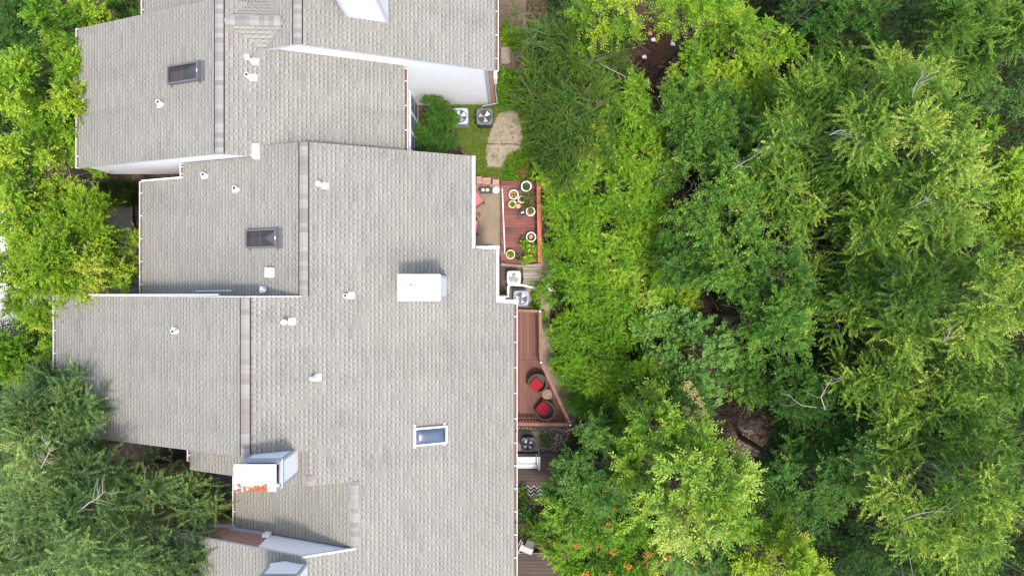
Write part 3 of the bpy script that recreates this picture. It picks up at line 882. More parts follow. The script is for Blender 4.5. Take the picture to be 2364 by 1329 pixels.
def pebbles(name, poly_px, n, rmin, rmax, mats, z=0.0, seed=1, on_terrain=False, kd='stuff'):
    rng = random.Random(seed); P = [W(px, py, z)[:2] for px, py in poly_px]
    xs = [p[0] for p in P]; ys = [p[1] for p in P]
    def inside(x, y):
        c = False; j = len(P) - 1
        for i in range(len(P)):
            if (P[i][1] > y) != (P[j][1] > y) and x < (P[j][0] - P[i][0]) * (y - P[i][1]) / (P[j][1] - P[i][1]) + P[i][0]: c = not c
            j = i
        return c
    mb = MB(); k = 0; t = 0
    while k < n and t < n * 20:
        t += 1
        x, y = rng.uniform(min(xs), max(xs)), rng.uniform(min(ys), max(ys))
        if not inside(x, y): continue
        k += 1; r = rng.uniform(rmin, rmax); a = rng.uniform(0, 6.3); e = rng.uniform(.6, 1)
        zz = (gz(x, y) if on_terrain else z) + r * .25
        base = len(mb.v)
        for lv, (s, h) in enumerate(((1.0, -.2), (.85, .35), (.35, .62))):
            for j in range(6):
                q = a + j * math.pi / 3 + lv * .4; rr = r * s * rng.uniform(.85, 1.1)
                mb.v.append((x + rr * math.cos(q), y + rr * e * math.sin(q), zz + r * h))
        for lv in range(2):
            for j in range(6):
                mb.f.append((base + lv * 6 + j, base + lv * 6 + (j + 1) % 6, base + lv * 6 + 6 + (j + 1) % 6, base + lv * 6 + 6 + j)); mb.uv.append(None); mb.mi.append(k % len(mats))
        mb.f.append(tuple(base + 12 + j for j in range(6))); mb.uv.append(None); mb.mi.append(k % len(mats))
    return kind(mb.build(name, mats, None, smooth=False), kd)
pebbles('river_rocks', [(292, 535), (325, 535), (325, 685), (300, 685), (290, 600)], 420, .045, .10, ['rock', 'stone', 'rock'], .02, 2)
pebbles('white_gravel', [(1195, 985), (1318, 985), (1300, 1046), (1247, 1048), (1246, 998), (1195, 998)], 700, .018, .045, ['rock', 'stone', 'rock', 'creekrock', 'creekrock'], .015, 3)
pebbles('creek_gravel', [(1630, 840), (1760, 850), (1790, 980), (1740, 1060), (1640, 1030)], 2200, .05, .16, ['creekrock', 'creekrock', 'brush', 'creekrock'], -2.9, 4, True)
pebbles('creek_stones', [(1660, 740), (1760, 760), (1800, 880), (1780, 1010), (1690, 900)], 160, .08, .26, ['creekrock'], -2.9, 5, True)
pebbles('leaf_litter_stones', [(1285, 850), (1330, 880), (1370, 1000), (1310, 1000)], 160, .02, .06, ['creekrock', 'stone'], .0, 6, True)

# ------------------------------------------------------------------ condensers
def condenser(label, px, py, half, h, mats, fanrot, nb=3, guard=5, hubr=.06, corner=.10, pad=None, dark=False):
    """air-conditioning unit given by the photo centre of its top"""
    X, Y, _ = W(px, py, h)
    t = thing('ac_condenser', label, 'air conditioner', (X, Y, 0), 'outdoor air conditioning units', local=True)
    def put(o, p=t): o.parent = p; return o
    z0 = .06
    if pad:
        m = MB(); m.box(pad[0], pad[1], pad[2], pad[3], 0.0, .06); put(m.build('pad', 'stone'))
    m = MB(); P = rsq(half - .02, half - .02, corner); n = len(P)
    m.prism(P, z0, h - .05)
    put(m.build('cabinet', mats[0]))
    f = MB()                                # louvre fins down each side
    for sx, sy, ax in ((1, 0, 1), (-1, 0, 1), (0, 1, 0), (0, -1, 0)):
        k = 9
        for i in range(k):
            o = -(half - corner) + 2 * (half - corner) * (i + .5) / k
            c = (sx * (half - .012), o, (z0 + h) / 2) if ax else (o, sy * (half - .012), (z0 + h) / 2)
            f.obox(c, (.012 if ax else .014, 0, 0), (0, .014 if ax else .012, 0), (0, 0, (h - z0) / 2 - .09))
    put(f.build('louvre', mats[1]))
    r = half * .78                          # top panel with its round fan mouth
    m = MB(); N = 48
    def sqp(a, hh, c):
        x, y = math.cos(a), math.sin(a); p = 7.0
        q = (abs(x) ** p + abs(y) ** p) ** (-1 / p) * hh
        return x * q, y * q
    rings = [[(*sqp(2 * math.pi * j / N, half, corner), h - .09) for j in range(N)], [(*sqp(2 * math.pi * j / N, half, corner), h - .02) for j in range(N)],
             [(*sqp(2 * math.pi * j / N, half - .025, corner), h) for j in range(N)],
             [((r + .025) * math.cos(2 * math.pi * j / N), (r + .025) * math.sin(2 * math.pi * j / N), h + .004) for j in range(N)],
             [(r * math.cos(2 * math.pi * j / N), r * math.sin(2 * math.pi * j / N), h - .015) for j in range(N)],
             [(r * math.cos(2 * math.pi * j / N), r * math.sin(2 * math.pi * j / N), h - .045) for j in range(N)]]
    for rg in rings: m.v += rg
    for a in range(len(rings) - 1):
        for j in range(N):
            j2 = (j + 1) % N; m.f.append((a * N + j, a * N + j2, a * N + N + j2, a * N + N + j)); m.uv.append(None); m.mi.append(0)
    put(m.build('top_panel', mats[2]))
    m = MB(); m.lathe([(0, h - .047), (r - .002, h - .047)], n=32)
    put(m.build('fan_well', 'black'))
    m = MB(); m.lathe([(0, h - .012), (hubr, h - .014), (hubr, h - .044)], n=18)
    fan = put(m.build('fan', 'darkgrey' if not dark else 'black'))
    for k in range(nb):
        a0 = fanrot + 2 * math.pi * k / nb; b = MB(); pts = []
        for rr in (hubr * .9, r * .55, r * .93):
            w = .30 + .22 * rr / r
            for s in (-1, 1):
                a = a0 + s * w * (1.15 if rr < r * .3 else .8)
                pts.append((rr * math.cos(a), rr * math.sin(a), h - .030 + s * .009))
        for q in ((0, 2, 3, 1), (2, 4, 5, 3)): b.face([pts[i] for i in q])
        o = b.build('blade', 'fan'); o.parent = fan
    gd = MB()
    for k in range(1, guard + 1):
        rr = r * k / (guard + .3); P = [(rr * math.cos(2 * math.pi * j / 28), rr * math.sin(2 * math.pi * j / 28), h + .008) for j in range(29)]
        gd.tube(P, .0022, 4, cap=False)
    for k in range(4):
        a = fanrot + k * math.pi / 2 + .5; gd.bar((hubr * math.cos(a), hubr * math.sin(a), h + .009), (r * math.cos(a), r * math.sin(a), h + .006), .006, .005)
    put(gd.build('fan_guard', mats[1]))
    return t
condenser('pale grey condenser half covered by the dark green shrub', 1062, 268, .33, .78, ('acpale', 'acpale', 'acpale'), .4, 4)
condenser('dark grey condenser standing apart on the grass beside the concrete slab', 1118.5, 269, .335, .80, ('black', 'darkgrey', 'darkgrey'), .75, 3)
condenser('white condenser with fine grille beside weathered planks', 1186, 641, .275, .70, ('acwhite', 'acwhite', 'acwhite'), .4, 3, 14, .10)
condenser('blue grey condenser between white drain pipe and brown deck', 1203, 688, .31, .78, ('acgrey', 'acgrey', 'acgrey'), .9, 3, 5, .06, .14, (-.45, .42, -.42, .42))
condenser('dark charcoal condenser on a concrete pad in gravel', 1219, 1026, .285, .78, ('darkgrey', 'black', 'darkgrey'), -.9, 4, 5, .06, .12, (-.40, .52, -.42, .40), True)

# ------------------------------------------------------------------ red deck with pots
dz = .22
d1 = thing('wooden_deck', 'weathered red wooden deck crowded with flower pots', 'deck', W(1200, 510, 0))
xa, yb, _ = W(1156, 609, dz); xb, yt, _ = W(1241, 418, dz)
m = MB(); y = yb; rng = random.Random(4)
while y < yt:
    m.box(xa - .0, xb, y, min(y + .128, yt), dz - .035, dz + rng.uniform(-.003, .004)); y += .136
m.build('deck_boards', 'reddeck', d1)
m = MB(); m.box(xa + .02, xb - .02, yb + .02, yt - .02, .0, dz - .05); m.build('deck_joists', 'pot_dark', d1)
xr0, yr0, _ = W(1238.5, 411, .85); xr1, yr1, _ = W(1250, 606, .85)
m = MB(); m.prism([(xr0, yr0), (xr0 + .115, yr0), (xr1 - .03, yr1), (xr1 - .145, yr1)], .80, .85); rl = m.build('railing', 'redrail', d1)
m = MB(); m.prism([(xr0 + .125, yr0 + .05), (xr0 + .165, yr0 + .05), (xr1 + .02, yr1 - .02), (xr1 - .022, yr1 - .02)], .30, .82); o = m.build('rail_board', 'redrail'); o.parent = rl
for k in range(5):
    tt = k / 4; x = xr0 + .05 + (xr1 - xr0 - .145) * tt; y = yr0 - .06 + (yr1 - yr0 + .12) * tt
    m = MB(); m.box(x - .04, x + .04, y - .04, y + .04, gz(x, y) - .1, .80); o = m.build('rail_post', 'redrail'); o.parent = rl

def leafset(rng, n, cx, cy, cz, R0, L, w, up=0.6, droop=0.2):
    """a tuft of leaf faces round a point; returns vertices"""
    a = rng.uniform(0, 2 * math.pi, n); el = rng.uniform(.1, 1.2, n) * up + rng.uniform(0, .25, n)
    d = np.stack([np.cos(a) * np.cos(el), np.sin(a) * np.cos(el), np.sin(el)], -1)
    p = np.array([cx, cy, cz]) + d * (rng.uniform(0, 1, n) ** .6 * R0)[:, None]
    ld = d + rng.normal(0, .35, (n, 3)); ld /= np.linalg.norm(ld, axis=1)[:, None]
    ld[:, 2] -= droop; ld /= np.linalg.norm(ld, axis=1)[:, None]
    nn = np.array([0, 0, 1.0]) + rng.normal(0, .4, (n, 3)); wd = np.cross(nn, ld); wd /= np.linalg.norm(wd, axis=1)[:, None]
    Ls = L * rng.uniform(.7, 1.25, n)[:, None]; ws = w * rng.uniform(.7, 1.25, n)[:, None]
    lift = np.array([0, 0, 1.0]) * ws * .12
    v = np.stack([p, p + ld * Ls * .45 + wd * ws * .5 + lift, p + ld * Ls, p + ld * Ls * .45 - wd * ws * .5 + lift], 1)
    return v

def leaf_mesh(name, v, tint, mat):
    """v: (n,4,3) leaf quads, tint: (n,)"""
    n = len(v); me = bpy.data.meshes.new(name)
    me.vertices.add(4 * n); me.vertices.foreach_set('co', v.reshape(-1).astype(np.float32))
    me.loops.add(4 * n); me.loops.foreach_set('vertex_index', np.arange(4 * n, dtype=np.int32))
    me.polygons.add(n); me.polygons.foreach_set('loop_start', np.arange(0, 4 * n, 4, dtype=np.int32))
    at = me.attributes.new('tint', 'FLOAT', 'POINT'); at.data.foreach_set('value', np.repeat(np.clip(tint, 0, 1), 4).astype(np.float32))
    me.materials.append(MAT[mat] if isinstance(mat, str) else mat)
    me.update(calc_edges=True); me.validate()
    o = bpy.data.objects.new(name, me); COL.objects.link(o); return o

LEAF = dict(
    pecan=make_leaf('pecan_leaf', [(0, (.045, .130, .016)), (.45, (.140, .275, .024)), (.8, (.255, .405, .050)), (1, (.42, .53, .12))]),
    darkpinn=make_leaf('dark_pinnate_leaf', [(0, (.024, .075, .013)), (.5, (.065, .165, .026)), (.85, (.125, .260, .050)), (1, (.21, .35, .10))]),
    blue=make_leaf('bluish_pinnate_leaf', [(0, (.024, .085, .016)), (.45, (.078, .195, .024)), (.8, (.165, .315, .044)), (1, (.30, .47, .07))]),
    elm=make_leaf('elm_leaf', [(0, (.045, .110, .014)), (.42, (.110, .230, .028)), (.72, (.230, .360, .045)), (.92, (.42, .50, .08)), (1, (.56, .55, .18))]),
    greyelm=make_leaf('greyish_elm_leaf', [(0, (.050, .098, .030)), (.45, (.115, .200, .060)), (.8, (.205, .315, .095)), (1, (.40, .48, .13))]),
    lime=make_leaf('lime_leaf', [(0, (.055, .145, .010)), (.4, (.140, .290, .018)), (.8, (.260, .410, .030)), (1, (.42, .52, .06))]),
    olive=make_leaf('olive_lime_leaf', [(0, (.070, .145, .010)), (.4, (.165, .295, .016)), (.8, (.280, .410, .030)), (1, (.46, .46, .12))]),
    vine=make_leaf('vine_leaf', [(0, (.045, .125, .010)), (.4, (.112, .258, .015)), (.8, (.228, .405, .022)), (1, (.42, .50, .10))]),
    dark=make_leaf('dark_shade_leaf', [(0, (.012, .038, .009)), (.5, (.034, .098, .018)), (.9, (.070, .170, .030)), (1, (.13, .25, .05))]),  # leaf colours lowered to paint the black shade of gaps between crowns
    juniper=make_leaf('feathery_dark_leaf', [(0, (.030, .065, .012)), (.5, (.072, .145, .020)), (.9, (.135, .240, .034)), (1, (.26, .31, .06))]),
    mimosa=make_leaf('pale_rounded_leaf', [(0, (.080, .185, .038)), (.5, (.155, .310, .070)), (1, (.25, .44, .12))]),
    shrub=make_leaf('glossy_shrub_leaf', [(0, (.020, .070, .008)), (.5, (.055, .155, .015)), (.9, (.120, .260, .025)), (1, (.22, .36, .05))], .2, .5),
    grass=make_leaf('lawn_blade', [(0, (.075, .120, .020)), (.4, (.135, .235, .025)), (.8, (.235, .340, .040)), (1, (.38, .34, .16))]),
    flower=make_leaf('orange_flower', [(0, (.50, .12, .02)), (.5, (.70, .23, .05)), (1, (.78, .36, .12))]),
    seed=make_leaf('pale_seed_head', [(0, (.36, .38, .12)), (.5, (.52, .50, .20)), (1, (.62, .58, .32))]),
    brownleaf=make_leaf('dry_leaf', [(0, (.12, .06, .03)), (.5, (.24, .13, .06)), (1, (.38, .25, .13))]),
    succ=make_leaf('rusty_succulent_leaf', [(0, (.20, .10, .03)), (.5, (.42, .22, .07)), (1, (.55, .38, .20))]),
)
MAT.update({'leaf_' + k: v for k, v in LEAF.items()})

def pot(label, px, py, r, h, mat, plant, seed, n=60, L=.09, w=.05, spread=.6, base=dz, cat='potted plant', name='potted_plant', up=.7, soil=True, rim=.17, soilmat='potsoil'):
    X, Y, _ = W(px, py, base + h)
    t = thing(name, label, cat, (X, Y, base), 'pots on the red deck', local=True)
    m = MB(); ir = r * (1 - rim)
    m.lathe([(0, 0), (r * .72, 0), (r * .93, h * .75), (r, h * .78), (r, h), (ir, h), (ir * .92, h * .82), (0, h * .82)], n=28)
    o = m.build('pot', mat, None, smooth=False); o.parent = t
    if soil:
        m = MB(); m.lathe([(0, h * .86), (ir * .6, h * .87), (ir * .94, h * .84)], n=22); o = m.build('soil', soilmat); o.parent = t
    if plant:
        rng = np.random.default_rng(seed)
        v = leafset(rng, n, 0, 0, h * .84, r * spread, L, w, up)
        o = leaf_mesh('plant', v, rng.uniform(.1, .95, n), 'leaf_' + plant); o.parent = t
    return t
pot('largest white rimmed pot, with a sparse dark green plant, at the red deck corner', 1215, 430, .215, .36, 'pot_white', 'shrub', 1, 70, .09, .03, .6)
pot('white rimmed pot holding rusty and green leaves left of the olive bush', 1186, 449, .20, .34, 'pot_white', 'succ', 2, 46, .11, .05, .5)
pot('medium white pot of green leaves beside the tiny lavender pot', 1204.5, 460, .152, .28, 'pot_white', 'vine', 3, 60, .08, .04, .6)
pot('cream rimmed pot of bright green leaves in the upper pot cluster', 1182.5, 471.5, .155, .26, 'pot_cream', 'lime', 4, 60, .09, .045, .55)
pot('tiny empty lavender pot between larger pots', 1192.5, 462.5, .082, .20, 'pot_blue', None, 5)
pot('tiny dark pot squeezed above the cream rimmed pot', 1182, 460.5, .06, .16, 'pot_dark', None, 6)
pot('flat pink terracotta saucer pot below the pot cluster', 1196.5, 476, .098, .12, 'pot_terra', None, 7, soilmat='pot_terra')
pot('black pot with a white stone inside', 1206, 491, .135, .28, 'pot_dark', None, 8)
pot('white rimmed pot of tan succulents against the red rail', 1225, 488, .19, .32, 'pot_white', 'succ', 9, 50, .10, .06, .5)
w7 = pot('white pot of dark soil with a coiled pink hose inside', 1226, 547, .205, .34, 'pot_white', None, 10)
pot('cream rimmed pot of bright green leaves alone by the roof edge', 1178.5, 587, .19, .34, 'pot_cream', 'lime', 11, 70, .11, .05, .55)
pot('dull green plastic pot under the yellow green plant', 1196, 594, .13, .24, 'pot_dark', 'dark', 12, 16, .09, .05, .5)
pot('small brown soil filled pot beside the largest white pot', 1203, 442, .115, .22, 'pot_dark', None, 13, soilmat='soil')
m = MB(); X, Y, _ = W(1206, 491, .45); m.obox((X, Y, .47), (.06, .01, 0), (-.01, .028, .0), (0, 0, .03)); m.obox((X + .03, Y + .03, .485), (.02, 0, 0), (0, .02, 0), (0, 0, .02))
tag(m.build('white_stone', 'pot_white', bevel=.015), 'small white stone lying in the black pot', 'stone')
m = MB(); X, Y, _ = W(1226, 547, .53)
m.tube([(X + .09 * (1 - k / 40) * math.cos(k * .42), Y + .09 * (1 - k / 40) * math.sin(k * .42), .525) for k in range(34)], .016, 6)
tag(m.build('coiled_hose', 'pot_terra', smooth=True), 'pale pink hose coiled in a white pot', 'hose')

def bush(name, label, cat, px, py, rx, ry, h, leaf, n, L, w, seed, base=0.0, group=None, stemm='bark'):
    """low leafy plant without a visible pot"""
    X, Y, _ = W(px, py, base + h * .8); s = K * (H - base - h * .8)
    t = thing(name, label, cat, (X, Y, base), group, local=True)
    rng = np.random.default_rng(seed)
    k = max(4, n // 22); vs = []; ts = []
    for i in range(k):
        a = rng.uniform(0, 6.283); u = rng.uniform(0, 1) ** .5
        x, y = rx * s * u * math.cos(a), ry * s * u * math.sin(a)
        z = h * (1 - .6 * u * u) * rng.uniform(.55, 1)
        v = leafset(rng, n // k, x, y, z, .35 * min(rx, ry) * s, L, w, .8); vs.append(v)
        ts.append(np.clip(rng.normal(.5, .15) + rng.normal(0, .2, len(v)), 0, 1))
    o = leaf_mesh('foliage', np.concatenate(vs), np.concatenate(ts), 'leaf_' + leaf); o.parent = t
    m = MB()
    for i in range(7):
        a = i * .9; m.tube([(0, 0, 0), (rx * s * .3 * math.cos(a), ry * s * .3 * math.sin(a), h * .5), (rx * s * .6 * math.cos(a), ry * s * .6 * math.sin(a), h * .75)], [.014, .01, .004], 5)
    o = m.build('stem', stemm); o.parent = t
    return t
bush('olive_bush', 'dull olive wispy bush growing against the red rail among white pots', 'bush', 1221, 461, 16, 26, .65, 'juniper', 520, .10, .022, 21, dz)
bush('yellow_green_bush', 'bright yellow green broad leaved bush at the bottom corner of the red deck', 'bush', 1220, 580, 23, 26, .7, 'lime', 260, .15, .075, 22, dz)
bush('dry_bush', 'dry brown ball shaped bush at the edge of the lawn', 'bush', 1208, 398, 12, 14, .5, 'brownleaf', 420, .07, .018, 23)
bush('weed_clump', 'green weed clump beside the blue grey condenser', 'bush', 1237, 690, 14, 22, .4, 'vine', 240, .12, .055, 24)
bush('weed_clump', 'green weed clump outside the brown deck rail', 'bush', 1254, 740, 8, 26, .35, 'vine', 200, .11, .05, 25)
bush('gravel_weed', 'dark green weed patch in the gravel beside charcoal condenser', 'bush', 1264, 1015, 17, 17, .25, 'shrub', 240, .10, .03, 26)
bush('leafy_pot_plant', 'shaded leafy plant under the eave below the zigzag rug', 'bush', 1215, 1165, 30, 40, .9, 'dark', 520, .14, .05, 27)
bush('leafy_pot_plant', 'lower shaded leafy plant between roof edge and black cushioned chair', 'bush', 1213, 1215, 26, 22, .7, 'juniper', 260, .14, .04, 28)
bush('yellow_leaf_plant', 'yellowish leafy plant beside the zigzag rug', 'bush', 1204, 1142, 11, 14, .6, 'olive', 90, .13, .07, 29)
m = MB(); X, Y, _ = W(1211, 552, .4); m.obox((X, Y, .32), (.12, -.10, 0), (.05, .06, 0), (0, 0, .10)); tag(m.build('planter_box', 'leaf_lime', bevel=.01), 'small lime green planter box beside the coiled hose pot', 'planter')
X0, Y0, _ = W(1159.5, 435, .3); X1, Y1, _ = W(1165.5, 586, .3)
m = MB(); m.tube([(X0, Y0, .27), (X1, Y1, .27)], .022, 10); tag(m.build('white_pole', 'pvc'), 'long white pole lying along the red deck', 'pole')

# courtyard bits under the eave
m = MB()
t = thing('brick_steps', 'row of three pink brick steps between grass and the concrete courtyard', 'steps', W(1125, 418, 0))
for a, b, y0, y1, h in ((1100, 1112.5, 407, 424, .45), (1113, 1132.5, 410, 426, .32), (1137, 1152, 413.5, 427, .24)):
    x0, yt, _ = W(a, y0, h); x1, yb, _ = W(b, y1, h)
    m = MB(); m.box(x0, x1, yb, yt, 0, h); m.build('step', 'brickflat', t, bevel=.008)
x0, yt, _ = W(1100, 424, .12); x1, yb, _ = W(1153, 430, .12)
m = MB(); m.box(x0, x1, yb - .05, yt - .02, 0, .12); m.build('step', 'brickflat', t, bevel=.008)
X, Y, _ = W(1122, 439, .5)
t = thing('side_table', 'black eight sided side table beside the brick steps', 'table', (X, Y, .05), local=True)
P = [(-.27, .07), (-.2, .14), (.2, .14), (.27, .07), (.27, -.07), (.2, -.14), (-.2, -.14), (-.27, -.07)]
m = MB(); m.prism([(p[0], p[1] + 0) for p in P], .42, .45); m.prism([(p[0] * .9, p[1] * .86) for p in P], .448, .452); o = m.build('table_top', 'black', bevel=.006); o.parent = t
for sx in (-.2, .2):
    for sy in (-.1, .1):
        m = MB(); m.box(sx - .015, sx + .015, sy - .015, sy + .015, 0, .42); o = m.build('leg', 'black'); o.parent = t
for dx, mt, lb in ((-.115, 'pot_blue', 'small lavender bowl on the left of the black side table'), (.06, 'pot_cream', 'small cream bowl on the right of the black side table')):
    m = MB(); m.lathe([(0, .0), (.05, 0), (.066, .05), (.055, .05), (.04, .015), (0, .015)], (X + dx, Y, .505), 20); tag(m.build('bowl', mt), lb, 'bowl', 'bowls on the black side table')
X, Y, _ = W(1145, 439, .4)
t = thing('round_stool', 'round cream stool beside the black side table', 'stool', (X, Y, .05), local=True)
m = MB(); m.lathe([(0, .33), (.125, .33), (.14, .345), (.14, .38), (.12, .40), (0, .405)], n=24); o = m.build('seat', 'pot_white'); o.parent = t
for k in range(4):
    a = .8 + k * 1.571; m = MB(); m.tube([(.12 * math.cos(a), .12 * math.sin(a), 0), (.09 * math.cos(a), .09 * math.sin(a), .33)], .013, 6); o = m.build('leg', 'oldwood'); o.parent = t

def sling_chair(name, label, px, py, rot, cush, frame, seat=.44, half=.27):
    X, Y, _ = W(px, py, seat + .06)
    t = thing(name, label, 'chair', (X, Y, .05), 'patio chairs', local=True, rotz=rot)
    m = MB(); m.prism(rsq(half, half, .03), seat, seat + .09); o = m.build('cushion', cush, bevel=.02); o.parent = t
    m = MB(); m.prism(rsq(half + .02, half + .02, .02), seat - .04, seat - .002); o = m.build('seat_frame', frame); o.parent = t
    for sx in (-1, 1):
        for sy in (-1, 1):
            m = MB(); m.box(sx * half - .02, sx * half + .02, sy * half - .02, sy * half + .02, 0, seat - .04); o = m.build('leg', frame); o.parent = t
    m = MB(); m.obox((0, half + .05, seat + .30), (half, 0, 0), (0, .03, 0), (0, .07, .30)); o = m.build('backrest', cush, bevel=.02); o.parent = t
    for sx in (-1, 1):
        m = MB(); m.box(sx * (half + .04) - .02, sx * (half + .04) + .02, -half, half + .04, seat + .20, seat + .225); m.box(sx * (half + .04) - .018, sx * (half + .04) + .018, -half, -half + .036, 0, seat + .2); o = m.build('armrest', frame); o.parent = t
    return t
sling_chair('patio_chair', 'faded red cushioned chair poking diagonally from under the eave beside black side table', 1096, 462, R(215 - 90), 'pink', 'black')
sling_chair('patio_chair', 'second faded red chair barely showing under the eave lower down the courtyard', 1088, 524, R(90), 'pink', 'black')
X, Y, _ = W(1105, 497, .3)
t = thing('terracotta_pot', 'small terracotta pot of dry orange leaves under the eave', 'potted plant', (X, Y, .05), local=True)
m = MB(); m.lathe([(0, 0), (.06, 0), (.085, .18), (.075, .18), (.05, .15), (0, .15)], n=20); o = m.build('pot', 'pot_terra'); o.parent = t
rg = np.random.default_rng(5); o = leaf_mesh('plant', leafset(rg, 40, 0, 0, .16, .06, .09, .04), rg.uniform(0, 1, 40), 'leaf_succ'); o.parent = t
X, Y, _ = W(1133, 571, .4); m = MB(); rg = random.Random(9); N = 22; nr = 9
for i in range(nr):
    for j in range(N):
        a = 2 * math.pi * j / N; ph = math.pi / 2 * i / (nr - 1)
        r = math.cos(ph) * (1 + .16 * math.sin(5 * a + i) + rg.uniform(-.1, .1))
        m.v.append((X + .19 * r * math.cos(a), Y + .13 * r * math.sin(a), .06 + .36 * math.sin(ph) * (1 + rg.uniform(-.08, .08))))
for i in range(nr - 1):
    for j in range(N):
        m.f.append((i * N + j, i * N + (j + 1) % N, i * N + N + (j + 1) % N, i * N + N + j)); m.uv.append(None); m.mi.append(0 if (j // 2 + i) % 3 else 1)
tag(m.build('cloth_bundle', ['cloth', 'darkgrey'], smooth=True), 'crumpled white and dark patterned cloth bundle at the courtyard end', 'cloth')

# planks and pipes round the condensers
t = thing('plank_platform', 'weathered grey plank platform between white condenser and stone path', 'platform', W(1228, 632, 0))
x0, yt, _ = W(1207.5, 613, .28); x1, yb, _ = W(1249, 656, .28); y = yb; rng = random.Random(8)
m = MB()
while y < yt: m.box(x0 + rng.uniform(-.02, .02), x1 + rng.uniform(-.03, .03), y, y + .112, .235, .28 + rng.uniform(-.01, .006)); y += .122
m.build('planks', 'oldwood', t)
m = MB()
for x in (x0 + .1, x1 - .14): m.box(x, x + .06, yb, yt, .0, .234)
m.build('bearers', 'oldwood', t)
X0, Y0, _ = W(1157, 610, .4); X1, Y1, _ = W(1212, 615, .4); m = MB(); m.bar((X0, Y0, .36), (X1, Y1, .36), .10, .05)
tag(m.build('long_plank', 'oldwood'), 'long grey plank along the bottom end of the red deck', 'plank')
X0, Y0, _ = W(1211, 614, .42); X1, Y1, _ = W(1248, 610, .42); m = MB(); m.bar((X0, Y0, .41), (X1, Y1, .40), .09, .04)
tag(m.build('short_plank', 'oldwood'), 'short grey plank lying under the yellow green bush', 'plank')
m = MB(); pts = [W(1172, 694, .35), W(1173, 680, .4), W(1173, 662, .42), W(1176, 657, .42), W(1184, 656.5, .42), W(1209, 658.5, .40), W(1240, 666, .36)]
m.tube(pts, [.05, .05, .055, .06, .055, .05, .05], 10); tag(m.build('drain_pipe', 'pvc', smooth=True), 'white plastic drain pipe bending round above the blue grey condenser', 'pipe')
m = MB(); m.bar(W(1247, 664.5, .40), W(1276, 669, .40), .13, .05); tag(m.build('white_beam', 'pvc'), 'short white board poking out over the stone path into the vines', 'board')

# ------------------------------------------------------------------ brown deck with chairs
dz2 = .30
d2 = thing('wooden_deck', 'angular brown wooden deck with two red cushioned chairs', 'deck', W(1235, 850, 0))
xl = W(1192, 800, dz2)[0]; ytop = W(1200, 716, dz2)[1]; ymid = W(1200, 830, dz2)[1]; ybot = W(1200, 977, dz2)[1]
pA = W(1250, 838, dz2); pB = W(1317, 977, dz2); xR = W(1247, 780, dz2)[0]
m = MB(); x = xl; bw, gp = .128, .010
while x < pB[0]:
    a, b = x, x + bw
    def ydiag(xx): return pA[1] + (pB[1] - pA[1]) * max(0, (xx - pA[0])) / (pB[0] - pA[0])
    if b < xR:
        m.box(a, b, ymid + .006, ytop, dz2 - .035, dz2)
        m.box(a, b, ybot, ymid - .006, dz2 - .035, dz2 - .001)
    elif a < xR:
        m.box(a, min(b, xR), ymid - .1, ytop, dz2 - .035, dz2)
        m.prism([(a, ybot), (b, ybot), (b, ydiag(b)), (a, ymid - .11)], dz2 - .035, dz2 - .001)
    else: m.prism([(a, ybot), (b, ybot), (b, max(ybot + .01, ydiag(b))), (a, ydiag(a))], dz2 - .035, dz2)
    x += bw + gp
m.build('deck_boards', 'browndeck', d2)
m = MB(); m.prism([(xl + .02, ybot + .02), (pB[0] - .1, ybot + .02), (pA[0] - .05, pA[1] - .02), (xR - .03, ytop - .02), (xl + .02, ytop - .02)], 0, dz2 - .05); m.build('deck_joists', 'pot_dark', d2)
rz = 1.15
posts = [W(1246.5, 718.5, rz), W(1249.5, 836, rz), W(1316, 980, rz)]
ends = [W(1190, 716, rz), W(1190, 979, rz)]
rl = MB().build('railing', 'brownrail', d2) if False else None
def railing(p, q, w):
    m = MB(); m.bar((p[0], p[1], rz - .02), (q[0], q[1], rz - .02), w, .04)
    r = m.build('railing', 'brownrail', d2)
    b = MB(); L = math.dist(p[:2], q[:2]); n = max(2, int(L / .13))
    for k in range(1, n):
        u = k / n; x, y = p[0] + (q[0] - p[0]) * u, p[1] + (q[1] - p[1]) * u
        b.box(x - .016, x + .016, y - .016, y + .016, dz2 + .06, rz - .04)
    b.bar((p[0], p[1], dz2 + .05), (q[0], q[1], dz2 + .05), .04, .06)
    o = b.build('balusters', 'browndeck'); o.parent = r
    return r
railing(ends[0], (posts[0][0] - .06, posts[0][1], 0), .11)
railing((posts[0][0] + .01, posts[0][1] - .07, 0), (posts[1][0] - .01, posts[1][1] + .07, 0), .125)
railing((posts[1][0] + .03, posts[1][1] - .07, 0), (posts[2][0] - .01, posts[2][1] + .07, 0), .125)
railing((posts[2][0] - .07, posts[2][1], 0), ends[1], .13)
for p in posts:
    m = MB(); m.box(p[0] - .05, p[0] + .05, p[1] - .05, p[1] + .05, gz(p[0], p[1]) - .1, rz - .002); po = m.build('post', 'browndeck', d2)
    m = MB(); m.prism(rsq(.072, .072, .012, 3, (p[0], p[1])), rz, rz + .045); m.prism(rsq(.055, .055, .01, 3, (p[0], p[1])), rz + .045, rz + .06); m.prism(rsq(.03, .03, .006, 2, (p[0], p[1])), rz + .06, rz + .068, 1)
    o = m.build('post_cap', ['pot_dark', 'vent']); o.parent = po

